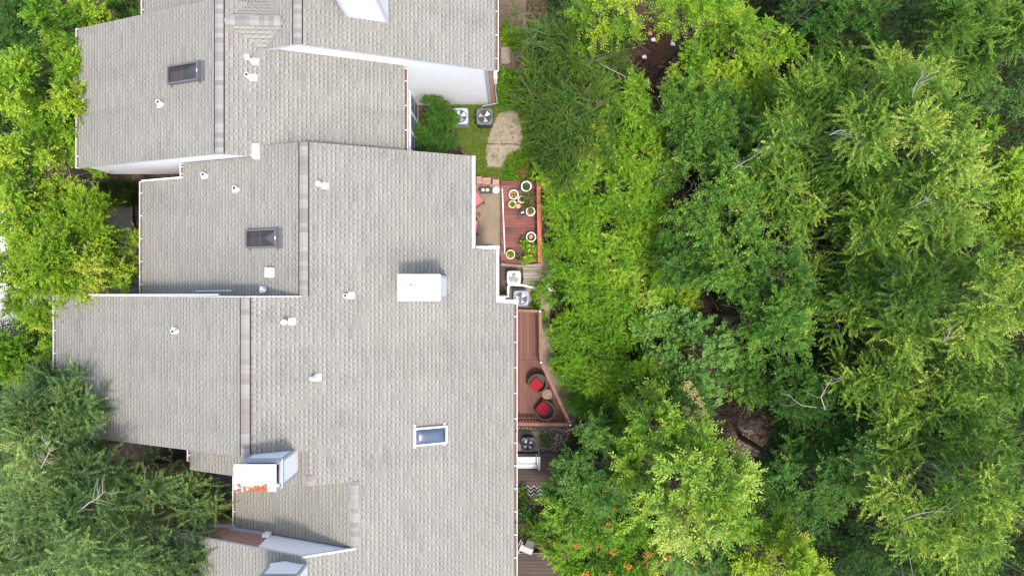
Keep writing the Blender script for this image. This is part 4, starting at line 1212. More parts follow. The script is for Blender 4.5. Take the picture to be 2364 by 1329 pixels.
def tub_chair(label, px, py, face):
    X, Y, _ = W(px, py, dz2 + .45)
    t = thing('wicker_chair', label, 'chair', (X, Y, dz2), 'wicker chairs on the brown deck', local=True, rotz=face)
    # local +X is the way the chair faces
    m = MB(); P = [(.30, -.30), (.30, .30)] + [(-.02 + .34 * math.cos(a) * 1.0, .34 * math.sin(a)) for a in np.linspace(R(75), R(285), 22)]
    m.prism(P, .04, .36); o = m.build('seat_base', 'wicker', bevel=.01); o.parent = t
    m = MB(); N = 34; ang = np.linspace(R(48), R(312), N); inn = []; out = []
    for a in ang:
        k = .5 - .5 * math.cos((a - R(48)) / (R(312) - R(48)) * 2 * math.pi)
        top = .58 + .20 * k; ro, ri = .385 + .03 * k, .325
        cx = -.02
        out.append([(cx + ro * math.cos(a), ro * math.sin(a), .10), (cx + (ro + .015) * math.cos(a), (ro + .015) * math.sin(a), top - .02)])
        inn.append([(cx + ri * math.cos(a), ri * math.sin(a), .30), (cx + ri * math.cos(a), ri * math.sin(a), top)])
    for k in range(N - 1):
        m.face([out[k][0], out[k + 1][0], out[k + 1][1], out[k][1]]); m.face([inn[k][1], inn[k + 1][1], inn[k + 1][0], inn[k][0]])
        m.face([out[k][1], out[k + 1][1], inn[k + 1][1], inn[k][1]]); m.face([inn[k][0], inn[k + 1][0], out[k + 1][0], out[k][0]])
    for k in (0, N - 1): m.face([out[k][0], out[k][1], inn[k][1], inn[k][0]])
    o = m.build('backrest', 'wicker'); o.parent = t
    m = MB(); m.prism(rsq(.225, .225, .05, 5, (.07, 0)), .36, .455); o = m.build('cushion', 'cushion', bevel=.025); o.parent = t
    for sx in (-.2, .22):
        for sy in (-.22, .22):
            m = MB(); m.box(sx - .02, sx + .02, sy - .02, sy + .02, 0, .04); o = m.build('leg', 'pot_dark'); o.parent = t
    return t
tub_chair('brown wicker tub chair with red cushion above the round slatted table', 1240, 885, R(228))
tub_chair('brown wicker tub chair with red cushion below the round slatted table', 1257, 945, R(140))
X, Y, _ = W(1263, 910, dz2 + .45)
t = thing('round_table', 'small round slatted wooden table between two wicker chairs', 'table', (X, Y, dz2), local=True)
m = MB(); r = .205
for k in range(7):
    yy = -r + (k + .5) * 2 * r / 7; hw = math.sqrt(max(0, (r - .02) ** 2 - yy * yy))
    if hw > .03:
        a = R(28); m.obox((-yy * math.sin(a), yy * math.cos(a), .435), (hw * math.cos(a), hw * math.sin(a), 0), (-.022 * math.sin(a), .022 * math.cos(a), 0), (0, 0, .011))
o = m.build('table_top', 'woodtop'); o.parent = t
m = MB(); m.lathe([(r - .032, .448), (r, .448), (r, .40), (r - .032, .40), (r - .032, .448)], n=36); o = m.build('rim', 'woodtop'); o.parent = t
m = MB(); m.lathe([(0, .39), (r - .03, .39)], n=24); o = m.build('under_tray', 'pot_dark'); o.parent = t
for k in range(4):
    a = .5 + k * 1.571; m = MB(); m.tube([(.19 * math.cos(a), .19 * math.sin(a), 0), (.16 * math.cos(a), .16 * math.sin(a), .39)], .014, 6); o = m.build('leg', 'wicker'); o.parent = t
p = W(1304, 996, .6); q = W(1372, 970, 1.5)
m = MB(); m.bar(p, q, .085, .04); tag(m.build('loose_plank', 'oldwood'), 'loose tan plank sticking out from the brown deck corner into the leaves', 'plank')

# ------------------------------------------------------------------ dark decks, awning, rug, lounge chair
t = thing('wooden_deck', 'dark shaded deck with a zigzag rug under the bottom eave', 'deck', W(1225, 1095, 0))
x0, yt, _ = W(1180, 1046, .2); x1, yb, _ = W(1300, 1165, .2); y = yb
m = MB()
while y < yt: m.box(x0, x1, y, y + .135, .165, .20); y += .143
m.build('deck_boards', 'shadedeck', t); m = MB(); m.box(x0 + .02, x1 - .02, yb + .02, yt - .05, 0, .15); m.build('deck_joists', 'pot_dark', t)
t = thing('wooden_deck', 'dark brown lower deck at the bottom edge of the photo', 'deck', W(1225, 1310, 0))
x0, yt, _ = W(1180, 1277, .25); x1, yb, _ = W(1300, 1420, .25); y = yb
m = MB()
while y < yt: m.box(x0, x1, y, min(y + .135, yt), .215, .25); y += .143
m.build('deck_boards', 'shadedeck', t); m = MB(); m.box(x0 + .02, x1 - .02, yb + .02, yt - .03, 0, .20); m.build('deck_joists', 'pot_dark', t)
m = MB(); m.box(x0, x1 - .5, yt + .004, yt + .03, .0, .26); o = m.build('edge_board', 'oldwood', t)
x0, yt, _ = W(1192, 1117.5, .21); x1, yb, _ = W(1262, 1143, .21)
m = MB(); m.prism(rect(x0, x1, yb, yt), .202, .212)
tag(m.build('rug', 'rug'), 'black and white zigzag rug on the dark deck', 'rug')
xw, yn, _ = W(1192, 1053, 2.1); xe, ys, _ = W(1247, 1079, 2.1)
t = thing('awning', 'white framed pale blue awning panel below the charcoal condenser', 'awning', (0.3, -8.0, 0))
m = MB()
m.box(xw, xe, ys - .02, ys + .05, 2.02, 2.10); m.box(xw, xe - .02, yn - .03, yn, 2.12, 2.18); m.box(xe - .07, xe, ys - .10, yn, 2.05, 2.13); m.box(xw, xe - .12, ys + .12, ys + .16, 2.10, 2.14)
m.build('frame', 'acpale', t)
m = MB(); m.box(xw, xe - .075, ys + .055, yn - .035, 2.06, 2.085); m.build('panel', 'panel', t)
m = MB(); m.box(xe - .17, xe - .135, ys + .06, yn + .12, 2.15, 2.19); m.build('strut', 'black', t)
m = MB(); m.box(xe - .05, xe - .01, ys - .06, ys - .02, .2, 2.05); m.box(xe - .05, xe - .01, yn - .06, yn - .02, .2, 2.05); m.build('post', 'acpale', t)
X, Y, _ = W(1217, 1262, .6)
t = thing('lounge_chair', 'pale grey lounge chair with black cushion above the lower dark deck', 'chair', (X, Y, 0), local=True, rotz=R(-20))
m = MB(); m.prism(rsq(.30, .13, .04, 4, (0, -.16)), .42, .47); m.obox((-.28, -.05, .60), (.02, 0, 0), (0, .26, 0), (0, 0, .2)); o = m.build('seat', 'greymesh', bevel=.01); o.parent = t
m = MB(); m.prism(rsq(.19, .17, .04, 4, (.07, .13)), .46, .56); o = m.build('cushion', 'black', bevel=.03); o.parent = t
for sx in (-.26, .26):
    for sy in (-.26, .2):
        m = MB(); m.box(sx - .02, sx + .02, sy - .02, sy + .02, 0, .43); o = m.build('leg', 'oldwood'); o.parent = t
m = MB(); m.bar(W(1197, 1258, .7), W(1203, 1244, .8), .04, .04); tag(m.build('bamboo_stake', 'oldwood'), 'thin tan stake standing beside the black cushioned chair', 'stake')

# ------------------------------------------------------------------ front side: walls, roots, car
t = thing('garden_wall', 'dark red brick court wall with round arched opening below the widest roof', 'wall', W(385, 1060, 0))
m = MB(); x0, y0, _ = W(300, 1078, 2.2); x1, y1, _ = W(447, 1078, 2.2)
P = [(x0, 0.0), (x1, 0.0), (x1, 2.4), (x0, 2.4)]
xc = (W(375, 1060, 1.5)[0]); hole = [(xc + .55 * math.cos(a), .9 + .75 * math.sin(a)) for a in np.linspace(0, math.pi, 15)]
m.xprism([(x0, 0), (x0, 2.4), (x1, 2.4), (x1, 0), (xc + .55, 0)] + hole + [(xc - .55, 0)], y0 - .2, y0)
m.build('brickwork', 'dbrick', t)
m = MB(); m.box(xc - .54, xc + .54, y0 - .16, y0 - .12, 0, 1.6); m.build('gate', 'pot_dark', t)
m = MB(); m.box(x0 - .02, x1 + .02, y0 - .22, y0 + .02, 2.402, 2.45); m.build('coping', 'dbrick', t)
m = MB(); rg = random.Random(12)
for (pts, r) in (([(120, 395), (165, 402), (200, 418), (240, 416), (300, 428)], .05), ([(125, 430), (160, 424), (205, 422), (250, 420), (280, 428), (310, 422)], .06), ([(128, 404), (150, 401), (172, 405), (195, 409)], .035),
                 ([(95, 470), (115, 445), (140, 432), (175, 424)], .05), ([(105, 480), (125, 450), (150, 440), (185, 432), (230, 430)], .04), ([(110, 380), (140, 388), (175, 385)], .03)):
    P = [(*W(a, b, .02)[:2], .03 + rg.uniform(0, .02)) for a, b in pts]; m.tube(P, [r * (1 - .6 * k / len(P)) for k in range(len(P))], 7)
kind(m.build('surface_roots', 'root', None, smooth=True), 'stuff')
t = thing('stone_ring', 'half circle of brown edging stones in the soil under the olive lime tree', 'edging', W(170, 452, 0))
m = MB()
for k in range(17):
    a = R(5 + k * 10.5); X, Y, _ = W(170, 458, 0); x, y = X + .62 * math.cos(a), Y + .42 * math.sin(a)
    m.obox((x, y, .05), (.05 * -math.sin(a), .05 * math.cos(a), 0), (.04 * math.cos(a), .04 * math.sin(a), 0), (0, 0, .06))
m.build('stones', 'stone', t, bevel=.015)
for (py, lb) in ((614, 'upper dark red timber step across the river rocks'), (625, 'lower dark red timber step across the river rocks')):
    m = MB(); m.bar(W(285, py, .12), W(325, py, .12), .10, .14); tag(m.build('timber_step', 'dbrick', bevel=.01), lb, 'step', 'timber steps in the river rocks')
t = thing('white_car', 'white parked car almost hidden under the left trees', 'car', (*W(66, 560, 0)[:2], 0), local=True, rotz=R(92))
m = MB(); Lh, Wh = 2.25, .90
prof = [(-2.22, .35), (-2.25, .62), (-2.1, .86), (-1.2, .95), (-.55, 1.40), (.9, 1.44), (1.75, 1.02), (2.15, .90), (2.24, .6), (2.2, .35)]
N = len(prof); 
for s, k in ((-1, 1.0), (1, 1.0)):
    for x, z in prof: m.v.append((x, s * (Wh - (.16 if z > 1.2 else (.05 if z > .8 else 0))), z))
for k in range(N - 1): m.f.append((k, k + 1, N + k + 1, N + k)); m.uv.append(None); m.mi.append(0)
m.f.append(tuple(reversed(range(N)))); m.uv.append(None); m.mi.append(0); m.f.append(tuple(N + k for k in range(N))); m.uv.append(None); m.mi.append(0)
m.f.append((0, N, 2 * N - 1, N - 1)); m.uv.append(None); m.mi.append(0)
o = m.build('body', 'carpaint', None, bevel=.05); o.parent = t
def pane(name, pts, mat='glass'):
    q = MB(); q.face(pts); o = q.build(name, mat); o.parent = t
pane('windscreen', [(-1.14, -.70, 1.0), (-1.14, .70, 1.0), (-.60, .62, 1.385), (-.60, -.62, 1.385)])
pane('rear_window', [(.98, .62, 1.42), (.98, -.62, 1.42), (1.66, -.70, 1.08), (1.66, .70, 1.08)])
for s in (-1, 1):
    pane('side_window', [(-.95, s * .87, 1.02), (1.35, s * .87, 1.05), (.85, s * .765, 1.36), (-.5, s * .765, 1.34)])
    q = MB(); q.obox((-2.2, s * .66, .68), (.05, 0, 0), (0, .17, 0), (0, 0, .07)); o = q.build('headlight', 'lamp'); o.parent = t
    q = MB(); q.obox((2.2, s * .68, .72), (.04, 0, 0), (0, .15, 0), (0, 0, .08)); o = q.build('tail_light', 'redlamp'); o.parent = t
    for x in (-1.4, 1.35):
        q = MB(); q.tube([(x, s * .74, .32), (x, s * .93, .32)], .32, 20); wh = q.build('wheel', 'tyre'); wh.parent = t
        q = MB(); q.tube([(x, s * .90, .32), (x, s * .94, .32)], .20, 14); o = q.build('rim', 'fan'); o.parent = wh
# ------------------------------------------------------------------ trees, shrubs and ground cover
def unit(a): return a / np.maximum(1e-6, np.linalg.norm(a, axis=-1, keepdims=True))

# twigs per clump, leaves per twig, twig length, leaf length, leaf width, side angle, droop, clump radius, flatness, tip brightness
SP = dict(
    pecan=dict(tw=13, lv=12, L=.62, l=.165, w=.060, a=52, droop=.10, rc=.50, up=.9, tip=.34, spread=.85, rb=.80, leaf='pecan'),
    limepecan=dict(tw=13, lv=12, L=.58, l=.150, w=.056, a=52, droop=.10, rc=.50, up=.9, tip=.30, spread=.85, rb=.7, leaf='lime'),
    darkpinn=dict(tw=14, lv=13, L=.58, l=.120, w=.050, a=58, droop=.18, rc=.55, up=.7, tip=.22, spread=.95, leaf='darkpinn'),
    blue=dict(tw=14, lv=12, L=.54, l=.128, w=.054, a=55, droop=.12, rc=.5, up=.8, tip=.25, spread=.95, leaf='blue'),
    elm=dict(tw=18, lv=24, L=.80, l=.072, w=.042, a=52, droop=.10, rc=.55, up=.65, tip=.38, spread=.9, rb=.85, leaf='elm'),
    greyelm=dict(tw=18, lv=24, L=.80, l=.070, w=.040, a=52, droop=.12, rc=.55, up=.55, tip=.34, spread=.95, rb=.85, leaf='greyelm'),
    lime=dict(tw=24, lv=10, L=.42, l=.098, w=.068, a=55, droop=.2, rc=.48, up=.8, tip=.22, spread=1.1, rb=.58, leaf='lime'),
    olive=dict(tw=25, lv=12, L=.42, l=.080, w=.050, a=50, droop=.15, rc=.45, up=.8, tip=.25, spread=1.1, rb=.58, leaf='olive'),
    fern=dict(tw=9, lv=22, L=.95, l=.120, w=.034, a=68, droop=.18, rc=.55, up=.55, tip=.15, spread=.8, leaf='darkpinn'),
    limefern=dict(tw=11, lv=16, L=.75, l=.135, w=.044, a=62, droop=.25, rc=.5, up=.6, tip=.2, spread=.85, leaf='lime'),
    vine=dict(tw=22, lv=11, L=.48, l=.072, w=.052, a=60, droop=.30, rc=.42, up=.8, tip=.25, spread=1.2, rb=.5, leaf='vine'),
    dark=dict(tw=16, lv=11, L=.52, l=.085, w=.045, a=52, droop=.2, rc=.5, up=.7, tip=.2, spread=1.1, leaf='dark'),
    juniper=dict(tw=16, lv=30, L=.75, l=.070, w=.024, a=38, droop=.12, rc=.5, up=.6, tip=.2, spread=.85, leaf='juniper'),
    mimosa=dict(tw=12, lv=7, L=.42, l=.150, w=.115, a=55, droop=.1, rc=.45, up=.9, tip=.15, spread=.9, leaf='mimosa'),
    shrub=dict(tw=22, lv=10, L=.24, l=.060, w=.028, a=48, droop=.05, rc=.22, up=.8, tip=.25, spread=1.1, rb=.3, leaf='shrub'),
)

def clump_leaves(rng, C, A, tone, sp, size=1.0):
    """leaves of many clumps at centres C (n,3), leaning along axes A"""
    n = len(C); T = sp['tw']; k = sp['lv']
    d = unit(A[:, None, :] * sp['up'] + unit(rng.normal(0, 1, (n, T, 3))) * sp['spread'])
    L = sp['L'] * size * rng.uniform(.55, 1.15, (n, T, 1))
    o = C[:, None, :] - A[:, None, :] * sp['rc'] * .35 * size + rng.normal(0, sp['rc'] * .22 * size, (n, T, 3))
    t = (np.arange(k) + .6) / k; t = t[None, None, :, None]
    bend = unit(rng.normal(0, 1, (n, T, 3))) * .16
    P = o[:, :, None, :] + d[:, :, None, :] * (L[:, :, None, :] * t) + bend[:, :, None, :] * (t ** 2) * L[:, :, None, :]
    P[..., 2] -= (sp['droop'] * (t ** 2) * L[:, :, None, :])[..., 0]
    dd = unit(d[:, :, None, :] + 2 * bend[:, :, None, :] * t + np.array([0, 0, -1.0]) * 2 * sp['droop'] * t)
    upv = unit(np.array([0, 0, 1.0]) + rng.normal(0, .35, (n, T, 1, 3)))
    lat = unit(np.cross(dd, np.broadcast_to(upv, dd.shape)))
    sgn = np.where(np.arange(k) % 2 == 0, 1.0, -1.0)[None, None, :, None]
    a = math.radians(sp['a']); ca = math.cos(a) + .5 * (t ** 3); sa = math.sin(a)
    ld = unit(dd * ca + lat * sgn * sa + rng.normal(0, .22, P.shape))
    nn = unit(np.broadcast_to(upv, P.shape) * .9 + np.cross(lat, dd) * .3 + rng.normal(0, .30, P.shape))
    wd = unit(np.cross(nn, ld))
    s = size ** .3 * rng.uniform(.70, 1.25, P.shape[:-1] + (1,)) * (1 - .25 * t ** 2)
    l = sp['l'] * s; w = sp['w'] * s
    lift = np.cross(ld, wd) * w * .14
    q = np.stack([P, P + ld * l * .45 + wd * w * .5 + lift, P + ld * l, P + ld * l * .45 - wd * w * .5 + lift], -2)
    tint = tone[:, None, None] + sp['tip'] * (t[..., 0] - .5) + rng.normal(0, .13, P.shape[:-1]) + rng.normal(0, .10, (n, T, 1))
    return q.reshape(-1, 4, 3), np.broadcast_to(tint, P.shape[:-1]).reshape(-1)

def tree(name, label, cat, px, py, rx, ry, z1, species, seed, z0=None, dens=1.0, layers=3.2, tone=.45, group=None, size=1.0, base_px=None, limbs=18, bark='bark', lob=.16, dome=.85, deep=.55, extra=None):
    sp = SP[species]; rng = np.random.default_rng(seed)
    zc_guess = z1 * .8
    X, Y, _ = W(px, py, zc_guess); s = K * (H - zc_guess)
    if z1 > 2.1: rx, ry = rx + (16 if 'elm' not in species else 30), ry + (16 if 'elm' not in species else 30)
    layers *= 1.75 if group != LT else 2.3
    if group == LT: deep = .35
    bx, by = (X, Y) if base_px is None else W(*base_px, 0)[:2]
    g = gz(bx, by)
    if z0 is None: z0 = max(g + .35, z1 * .35)
    Rx, Ry = rx * s, ry * s; rc = sp['rc'] * size
    t = thing(name, label, cat, (bx, by, g), group, local=True)
    rb = sp.get('rb', .70) * size
    nb = int(max(3, 1.25 * Rx * Ry / (rb * rb)))
    pk = rng.uniform(0, 6.283, 6); ak = rng.uniform(.3, 1, 6) * lob
    def lobe(p): return 1 + sum(ak[i] * np.sin((i + 2) * p + pk[i]) for i in range(6)) * .6
    B = []                                  # bough centres spread evenly through the lobed outline
    for _ in range(nb):
        best, bd = None, -1
        for _ in range(6):
            p = rng.uniform(0, 6.283); u = rng.uniform(0, 1) ** .5
            e = np.array([math.cos(p) * u * lobe(p) * max(.25, 1 - rb * .5 / Rx) * Rx, math.sin(p) * u * lobe(p) * max(.25, 1 - rb * .5 / Ry) * Ry, u, p])
            d = min([np.hypot(e[0] - q[0], e[1] - q[1]) for q in B], default=9)
            if d > bd: best, bd = e, d
        B.append(best)
    B = np.array(B); u = B[:, 2]
    bz = z0 + (z1 - z0) * np.sqrt(np.maximum(.04, 1 - dome * u * u)) - rng.uniform(0, 1, nb) ** 1.6 * deep * min(1.6, .5 * (z1 - z0))
    bt = rng.normal(0, .15, nb)
    n = int(max(6, dens * layers * Rx * Ry / (rc * rc)))
    k = rng.integers(0, nb, n); v = rng.uniform(0, 1, n) ** .55; a = rng.uniform(0, 6.283, n)
    x = X + B[k, 0] + np.cos(a) * v * rb * rng.uniform(.8, 1.25, n); y = Y + B[k, 1] + np.sin(a) * v * rb * rng.uniform(.8, 1.25, n)
    z = bz[k] - v * v * rb * .75 - rng.uniform(0, 1, n) ** 2 * .35 * rb
    low = rng.uniform(0, 1, n) < .25        # an under-layer between the boughs
    z = np.where(low, z0 + (z - z0) * rng.uniform(.35, .8, n), z)
    z = np.maximum(z, ground_z(x, y) + .25)
    C = np.stack([x, y, z], -1)
    out = np.stack([np.cos(a) * v + .35 * np.cos(B[k, 3]) * u[k], np.sin(a) * v + .35 * np.sin(B[k, 3]) * u[k], np.full(n, .75)], -1)
    A = unit(out + rng.normal(0, .22, out.shape))
    tn = tone + bt[k] + rng.normal(0, .08, n)
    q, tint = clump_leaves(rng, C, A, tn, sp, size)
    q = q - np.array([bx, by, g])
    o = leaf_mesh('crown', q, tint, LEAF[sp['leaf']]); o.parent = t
    # trunk and limbs
    m = MB(); r0 = (.05 + .018 * z1 if z1 > 3 else .03) * (.42 if 'elm' in species else .7)
    hub = Vector(((X - bx) * .5, (Y - by) * .5, (z0 - g) * (.85 if 'elm' not in species else .5) + .1))
    m.tube([(0, 0, -.1), hub * .5 + Vector((.05, .03, 0)), hub], [r0 * 1.25, r0, r0 * .85], 8)
    pick = rng.choice(len(C), min(limbs, len(C)), replace=False)
    for i in pick:
        e = Vector(C[i] - np.array([bx, by, g])) - Vector(A[i]) * rc * .2
        mid = hub.lerp(e, .55) + Vector(rng.normal(0, .18, 3)) + Vector((0, 0, .12 * (z1 - z0)))
        q1 = hub.lerp(mid, .5) + Vector(rng.normal(0, .08, 3))
        m.tube([hub, q1, mid, mid.lerp(e, .6) + Vector(rng.normal(0, .10, 3)), e + Vector(A[i]) * rc * .5], [r0 * .45, r0 * .30, r0 * .17, r0 * .10, .007], 5, cap=False)
        for _ in range(3):
            e2 = e + Vector(rng.normal(0, 1, 3)) * rc * .9 + Vector((0, 0, rc * .5))
            m.tube([mid.lerp(e, .55), mid.lerp(e2, .75) + Vector(rng.normal(0, .06, 3)), e2], [r0 * .06 + .004, .007, .004], 4, cap=False)
    o = m.build('trunk', bark); o.parent = t
    if extra:                                # coloured tips: flowers or seed heads of this plant
        nm, leaf, pts, ln, wd2, cnt = extra
        for (ex, ey, er, ez) in pts:
            EX, EY, _ = W(ex, ey, ez); vs = []
            for j in range(max(1, int(cnt * er / 8))):
                vs.append(leafset(rng, 9, EX + rng.normal(0, er * .3) * s - bx, EY + rng.normal(0, er * .3) * s - by, ez - g + rng.uniform(-.05, .15), .07, ln, wd2, .9, 0))
            v = np.concatenate(vs); o = leaf_mesh(nm, v, rng.uniform(0, 1, len(v)), LEAF[leaf]); o.parent = t
    return t

CT = 'woodland trees along the creek'; LT = 'trees in front of the townhouses'; VT = 'vine covered shrubs on the creek bank'
# --- front (left) side
tree('lime_tree', 'bright lime green tree at the top left touching the roof corner', 'tree', 138, 50, 76, 60, 6.6, 'lime', 101, group=LT, base_px=(190, 110), tone=.50)
tree('lime_tree', 'bright lime green tree on the left edge below the top left corner tree', 'tree', 66, 200, 96, 108, 7.0, 'lime', 102, group=LT, base_px=(150, 210), tone=.50)
tree('lime_tree', 'bright lime green tree on the left edge level with the white end wall', 'tree', 56, 358, 80, 98, 6.8, 'lime', 103, group=LT, base_px=(165, 350), tone=.50)
tree('lime_tree', 'small lime green tree at the left edge above the big olive lime tree', 'tree', 15, 450, 62, 62, 6.2, 'lime', 104, group=LT, tone=.50)
tree('dark_tree', 'darker green tree in the extreme top left corner', 'tree', 18, 30, 50, 60, 4.6, 'darkpinn', 105, group=LT)
tree('dark_tree', 'shaded green tree behind the left lime trees', 'tree', 135, 160, 40, 80, 3.6, 'dark', 106, group=LT, tone=.6)
tree('olive_lime_tree', 'big rounded olive lime tree whose crown covers the widest roof corner', 'tree', 128, 590, 128, 128, 7.8, 'olive', 107, group=LT, base_px=(210, 575), limbs=22, layers=3.8, tone=.46, lob=.07)
tree('olive_lime_tree', 'smaller olive lime tree at the left edge beside the big rounded one', 'tree', 40, 650, 85, 85, 6.6, 'olive', 115, group=LT, base_px=(70, 660), tone=.46)
tree('lime_tree', 'lime green tree between the left edge and the big rounded olive lime tree', 'tree', 50, 525, 62, 48, 6.0, 'lime', 116, group=LT, base_px=(120, 500), tone=.48)
tree('feathery_tree', 'pale feathery tree in the very bottom left corner', 'tree', 60, 1270, 100, 85, 8.8, 'greyelm', 117, group=LT, bark='palebark', tone=.55)
tree('feathery_tree', 'feathery tree at the bottom edge against the brick end wall', 'tree', 360, 1322, 80, 45, 8.4, 'greyelm', 118, group=LT, bark='palebark', base_px=(300, 1250), tone=.42)
tree('feathery_tree', 'mid green feathery tree on the left edge above the bottom corner', 'tree', 40, 1030, 85, 95, 7.4, 'greyelm', 119, group=LT, bark='palebark', tone=.36)
tree('green_tree', 'green tree on the left edge between the olive lime tree and the feathery tree', 'tree', 45, 812, 95, 85, 4.4, 'lime', 108, group=LT, tone=.22)
tree('dark_tree', 'dark green tree along the left edge behind the feathery tree', 'tree', 70, 900, 70, 90, 3.6, 'darkpinn', 109, group=LT)
tree('feathery_tree', 'huge grey green feathery tree filling the bottom left corner', 'tree', 172, 1205, 192, 200, 9.6, 'greyelm', 110, group=LT, base_px=(330, 1080), limbs=46, dens=1.1, bark='palebark', layers=3.0, lob=.20, tone=.44)
tree('feathery_tree', 'feathery grey green tree casting its shadow on the widest roof', 'tree', 110, 965, 112, 90, 8.2, 'greyelm', 111, group=LT, base_px=(225, 935), limbs=20, bark='palebark', tone=.40)
tree('dark_shrub', 'dark green shrub against the top left roof edge', 'shrub', 288, 15, 38, 38, 2.2, 'shrub', 112, dens=.7, tone=.40)
tree('dark_shrub', 'dark spiky shrub in the shade between the white end wall and brown walk', 'shrub', 280, 445, 46, 26, .9, 'juniper', 113, size=.5, dens=.5, tone=.25)
tree('dark_shrub', 'dark shrub in the deep shade at the left end of the white end wall', 'shrub', 120, 300, 40, 60, 1.6, 'dark', 114, tone=.4)
# --- yard
tree('rounded_shrub', 'dense rounded dark green shrub beside the condensers', 'shrub', 1004, 296, 52, 80, 2.0, 'shrub', 120, z0=.5, layers=3.6, dome=.35, deep=.25, lob=.06, tone=.38)
# --- bank with vines
V_ = [('bright yellow green vine mass along the top of the creek bank', 1455, 300, 92, 85, 2.6, 'vine', 131, .52),
      ('bright vine mass level with the top of the red deck', 1405, 430, 125, 75, 2.6, 'vine', 132, .52),
      ('bright vine mass just right of the red deck rail', 1320, 520, 78, 95, 1.7, 'vine', 133, .47),
      ('broad bright vine mass in the middle of the creek bank', 1450, 560, 105, 95, 2.4, 'vine', 134, .50),
      ('bright vine mass above the pale rounded leaf bush', 1500, 690, 90, 70, 2.2, 'vine', 135, .54),
      ('mid green vine mass beside the grey plank platform', 1345, 650, 85, 80, 1.8, 'vine', 136, .40),
      ('mid green vine mass next to the upper brown deck', 1370, 770, 105, 80, 1.8, 'vine', 137, .38),
      ('deep green vine mass outside the slanted deck rail', 1365, 860, 88, 70, 1.7, 'vine', 138, .40),
      ('deep green thicket above the light green tree', 1470, 870, 115, 75, 2.2, 'vine', 139, .36),
      ('dark thicket below the slanted deck rail', 1420, 960, 95, 55, 2.0, 'vine', 140, .28)]
for lb, px, py, rx, ry, z1, spn, sd, tn in V_:
    tree('vine_thicket', lb, 'vines', px, py, rx, ry, z1, spn, sd, z0=None, group=VT, tone=tn, limbs=6, layers=3.4, lob=.22, dome=.7)
tree('feathery_shrub', 'dark feathery shrub above the concrete patio slab', 'shrub', 1290, 130, 92, 75, 3.0, 'juniper', 141, group='dark feathery shrubs', limbs=14, layers=3.6)
tree('feathery_shrub', 'large dark feathery shrub right of the concrete patio slab', 'shrub', 1318, 250, 108, 95, 3.4, 'juniper', 142, group='dark feathery shrubs', limbs=20, layers=3.8)
tree('feathery_shrub', 'dark feathery shrub above the red deck rail', 'shrub', 1325, 365, 95, 60, 2.6, 'juniper', 143, group='dark feathery shrubs', limbs=12, layers=3.6)
tree('yellow_green_vine', 'yellow green creeper trailing above the red deck rail', 'vines', 1275, 395, 40, 22, 2.0, 'lime', 144, tone=.62, size=.6, layers=1.0)
tree('rounded_leaf_bush', 'pale bluish green bush of rounded leaves beside the creek', 'bush', 1622, 812, 88, 82, 3.4, 'mimosa', 145, limbs=10, layers=3.0)
tree('rounded_leaf_bush', 'smaller pale rounded leaf bush upper left of the larger one', 'bush', 1545, 755, 45, 40, 2.8, 'mimosa', 146, limbs=6, layers=2.4)
tree('seeding_shrub', 'green shrub topped with pale cream seed heads above the light green tree', 'shrub', 1590, 935, 62, 60, 4.0, 'darkpinn', 147, limbs=8,
     extra=('seed_head', 'seed', [(1585, 888, 14, 4.0), (1598, 905, 14, 4.1), (1612, 925, 16, 4.1), (1580, 945, 12, 4.0), (1618, 950, 14, 4.0), (1600, 965, 12, 3.9), (1570, 970, 8, 3.9)], .09, .03, 9))
# --- creek trees
tree('light_green_tree', 'tall light green tree with long leaflets at the bottom centre right', 'tree', 1600, 1140, 150, 155, 9.2, 'pecan', 151, group=CT, base_px=(1520, 1080), limbs=22, layers=2.7, lob=.2, tone=.60, deep=.8)
tree('light_green_tree', 'narrow top branch of light green leaflets reaching up above the tall light green tree', 'tree', 1570, 1010, 70, 52, 8.6, 'pecan', 152, group=CT, base_px=(1500, 1040), tone=.44)
tree('green_tree', 'green pinnate tree overhanging the zigzag rug and awning', 'tree', 1380, 1105, 128, 90, 6.0, 'darkpinn', 153, group=CT, base_px=(1370, 1060), limbs=16, layers=3.4, tone=.66)
tree('green_tree', 'lighter green pinnate branch beside the black cushioned chair', 'tree', 1328, 1190, 54, 60, 5.4, 'pecan', 154, group=CT, base_px=(1350, 1150), tone=.36)
F = [(1331, 1217, 14, 3.6), (1335, 1230, 9, 3.6), (1385, 1255, 14, 3.6), (1330, 1255, 10, 3.5), (1377, 1216, 8, 3.6), (1392, 1138, 10, 4.0), (1385, 1175, 9, 4.0), (1415, 1270, 10, 3.6), (1350, 1322, 10, 3.5), (1408, 1325, 10, 3.6), (1445, 1300, 10, 3.5), (1418, 1174, 7, 4.0), (1540, 1285, 9, 3.4), (1495, 1280, 9, 3.4), (1405, 1205, 6, 3.8), (1600, 1300, 7, 3.4)]
tree('trumpet_creeper', 'dark green creeper dotted with orange flowers at the bottom', 'vines', 1388, 1245, 96, 80, 3.4, 'vine', 155, limbs=10, tone=.30, extra=('flower_cluster', 'flower', F, .065, .045, 5))
tree('trumpet_creeper', 'bright green creeper with few orange flowers along the bottom edge', 'vines', 1440, 1315, 125, 55, 3.2, 'vine', 156, limbs=10, tone=.46)
tree('lime_tree', 'brilliant lime green tree at the bottom edge right of the light green tree', 'tree', 1768, 1268, 62, 70, 7.0, 'limepecan', 157, group=CT, base_px=(1720, 1220), tone=.62)
tree('lime_tree', 'brilliant lime green tree cut by the bottom edge', 'tree', 1850, 1325, 80, 55, 7.2, 'limepecan', 158, group=CT, base_px=(1790, 1280), tone=.62)
tree('green_tree', 'mid green tree below the tall light green tree', 'tree', 1665, 1310, 85, 55, 5.0, 'darkpinn', 159, group=CT, tone=.60)
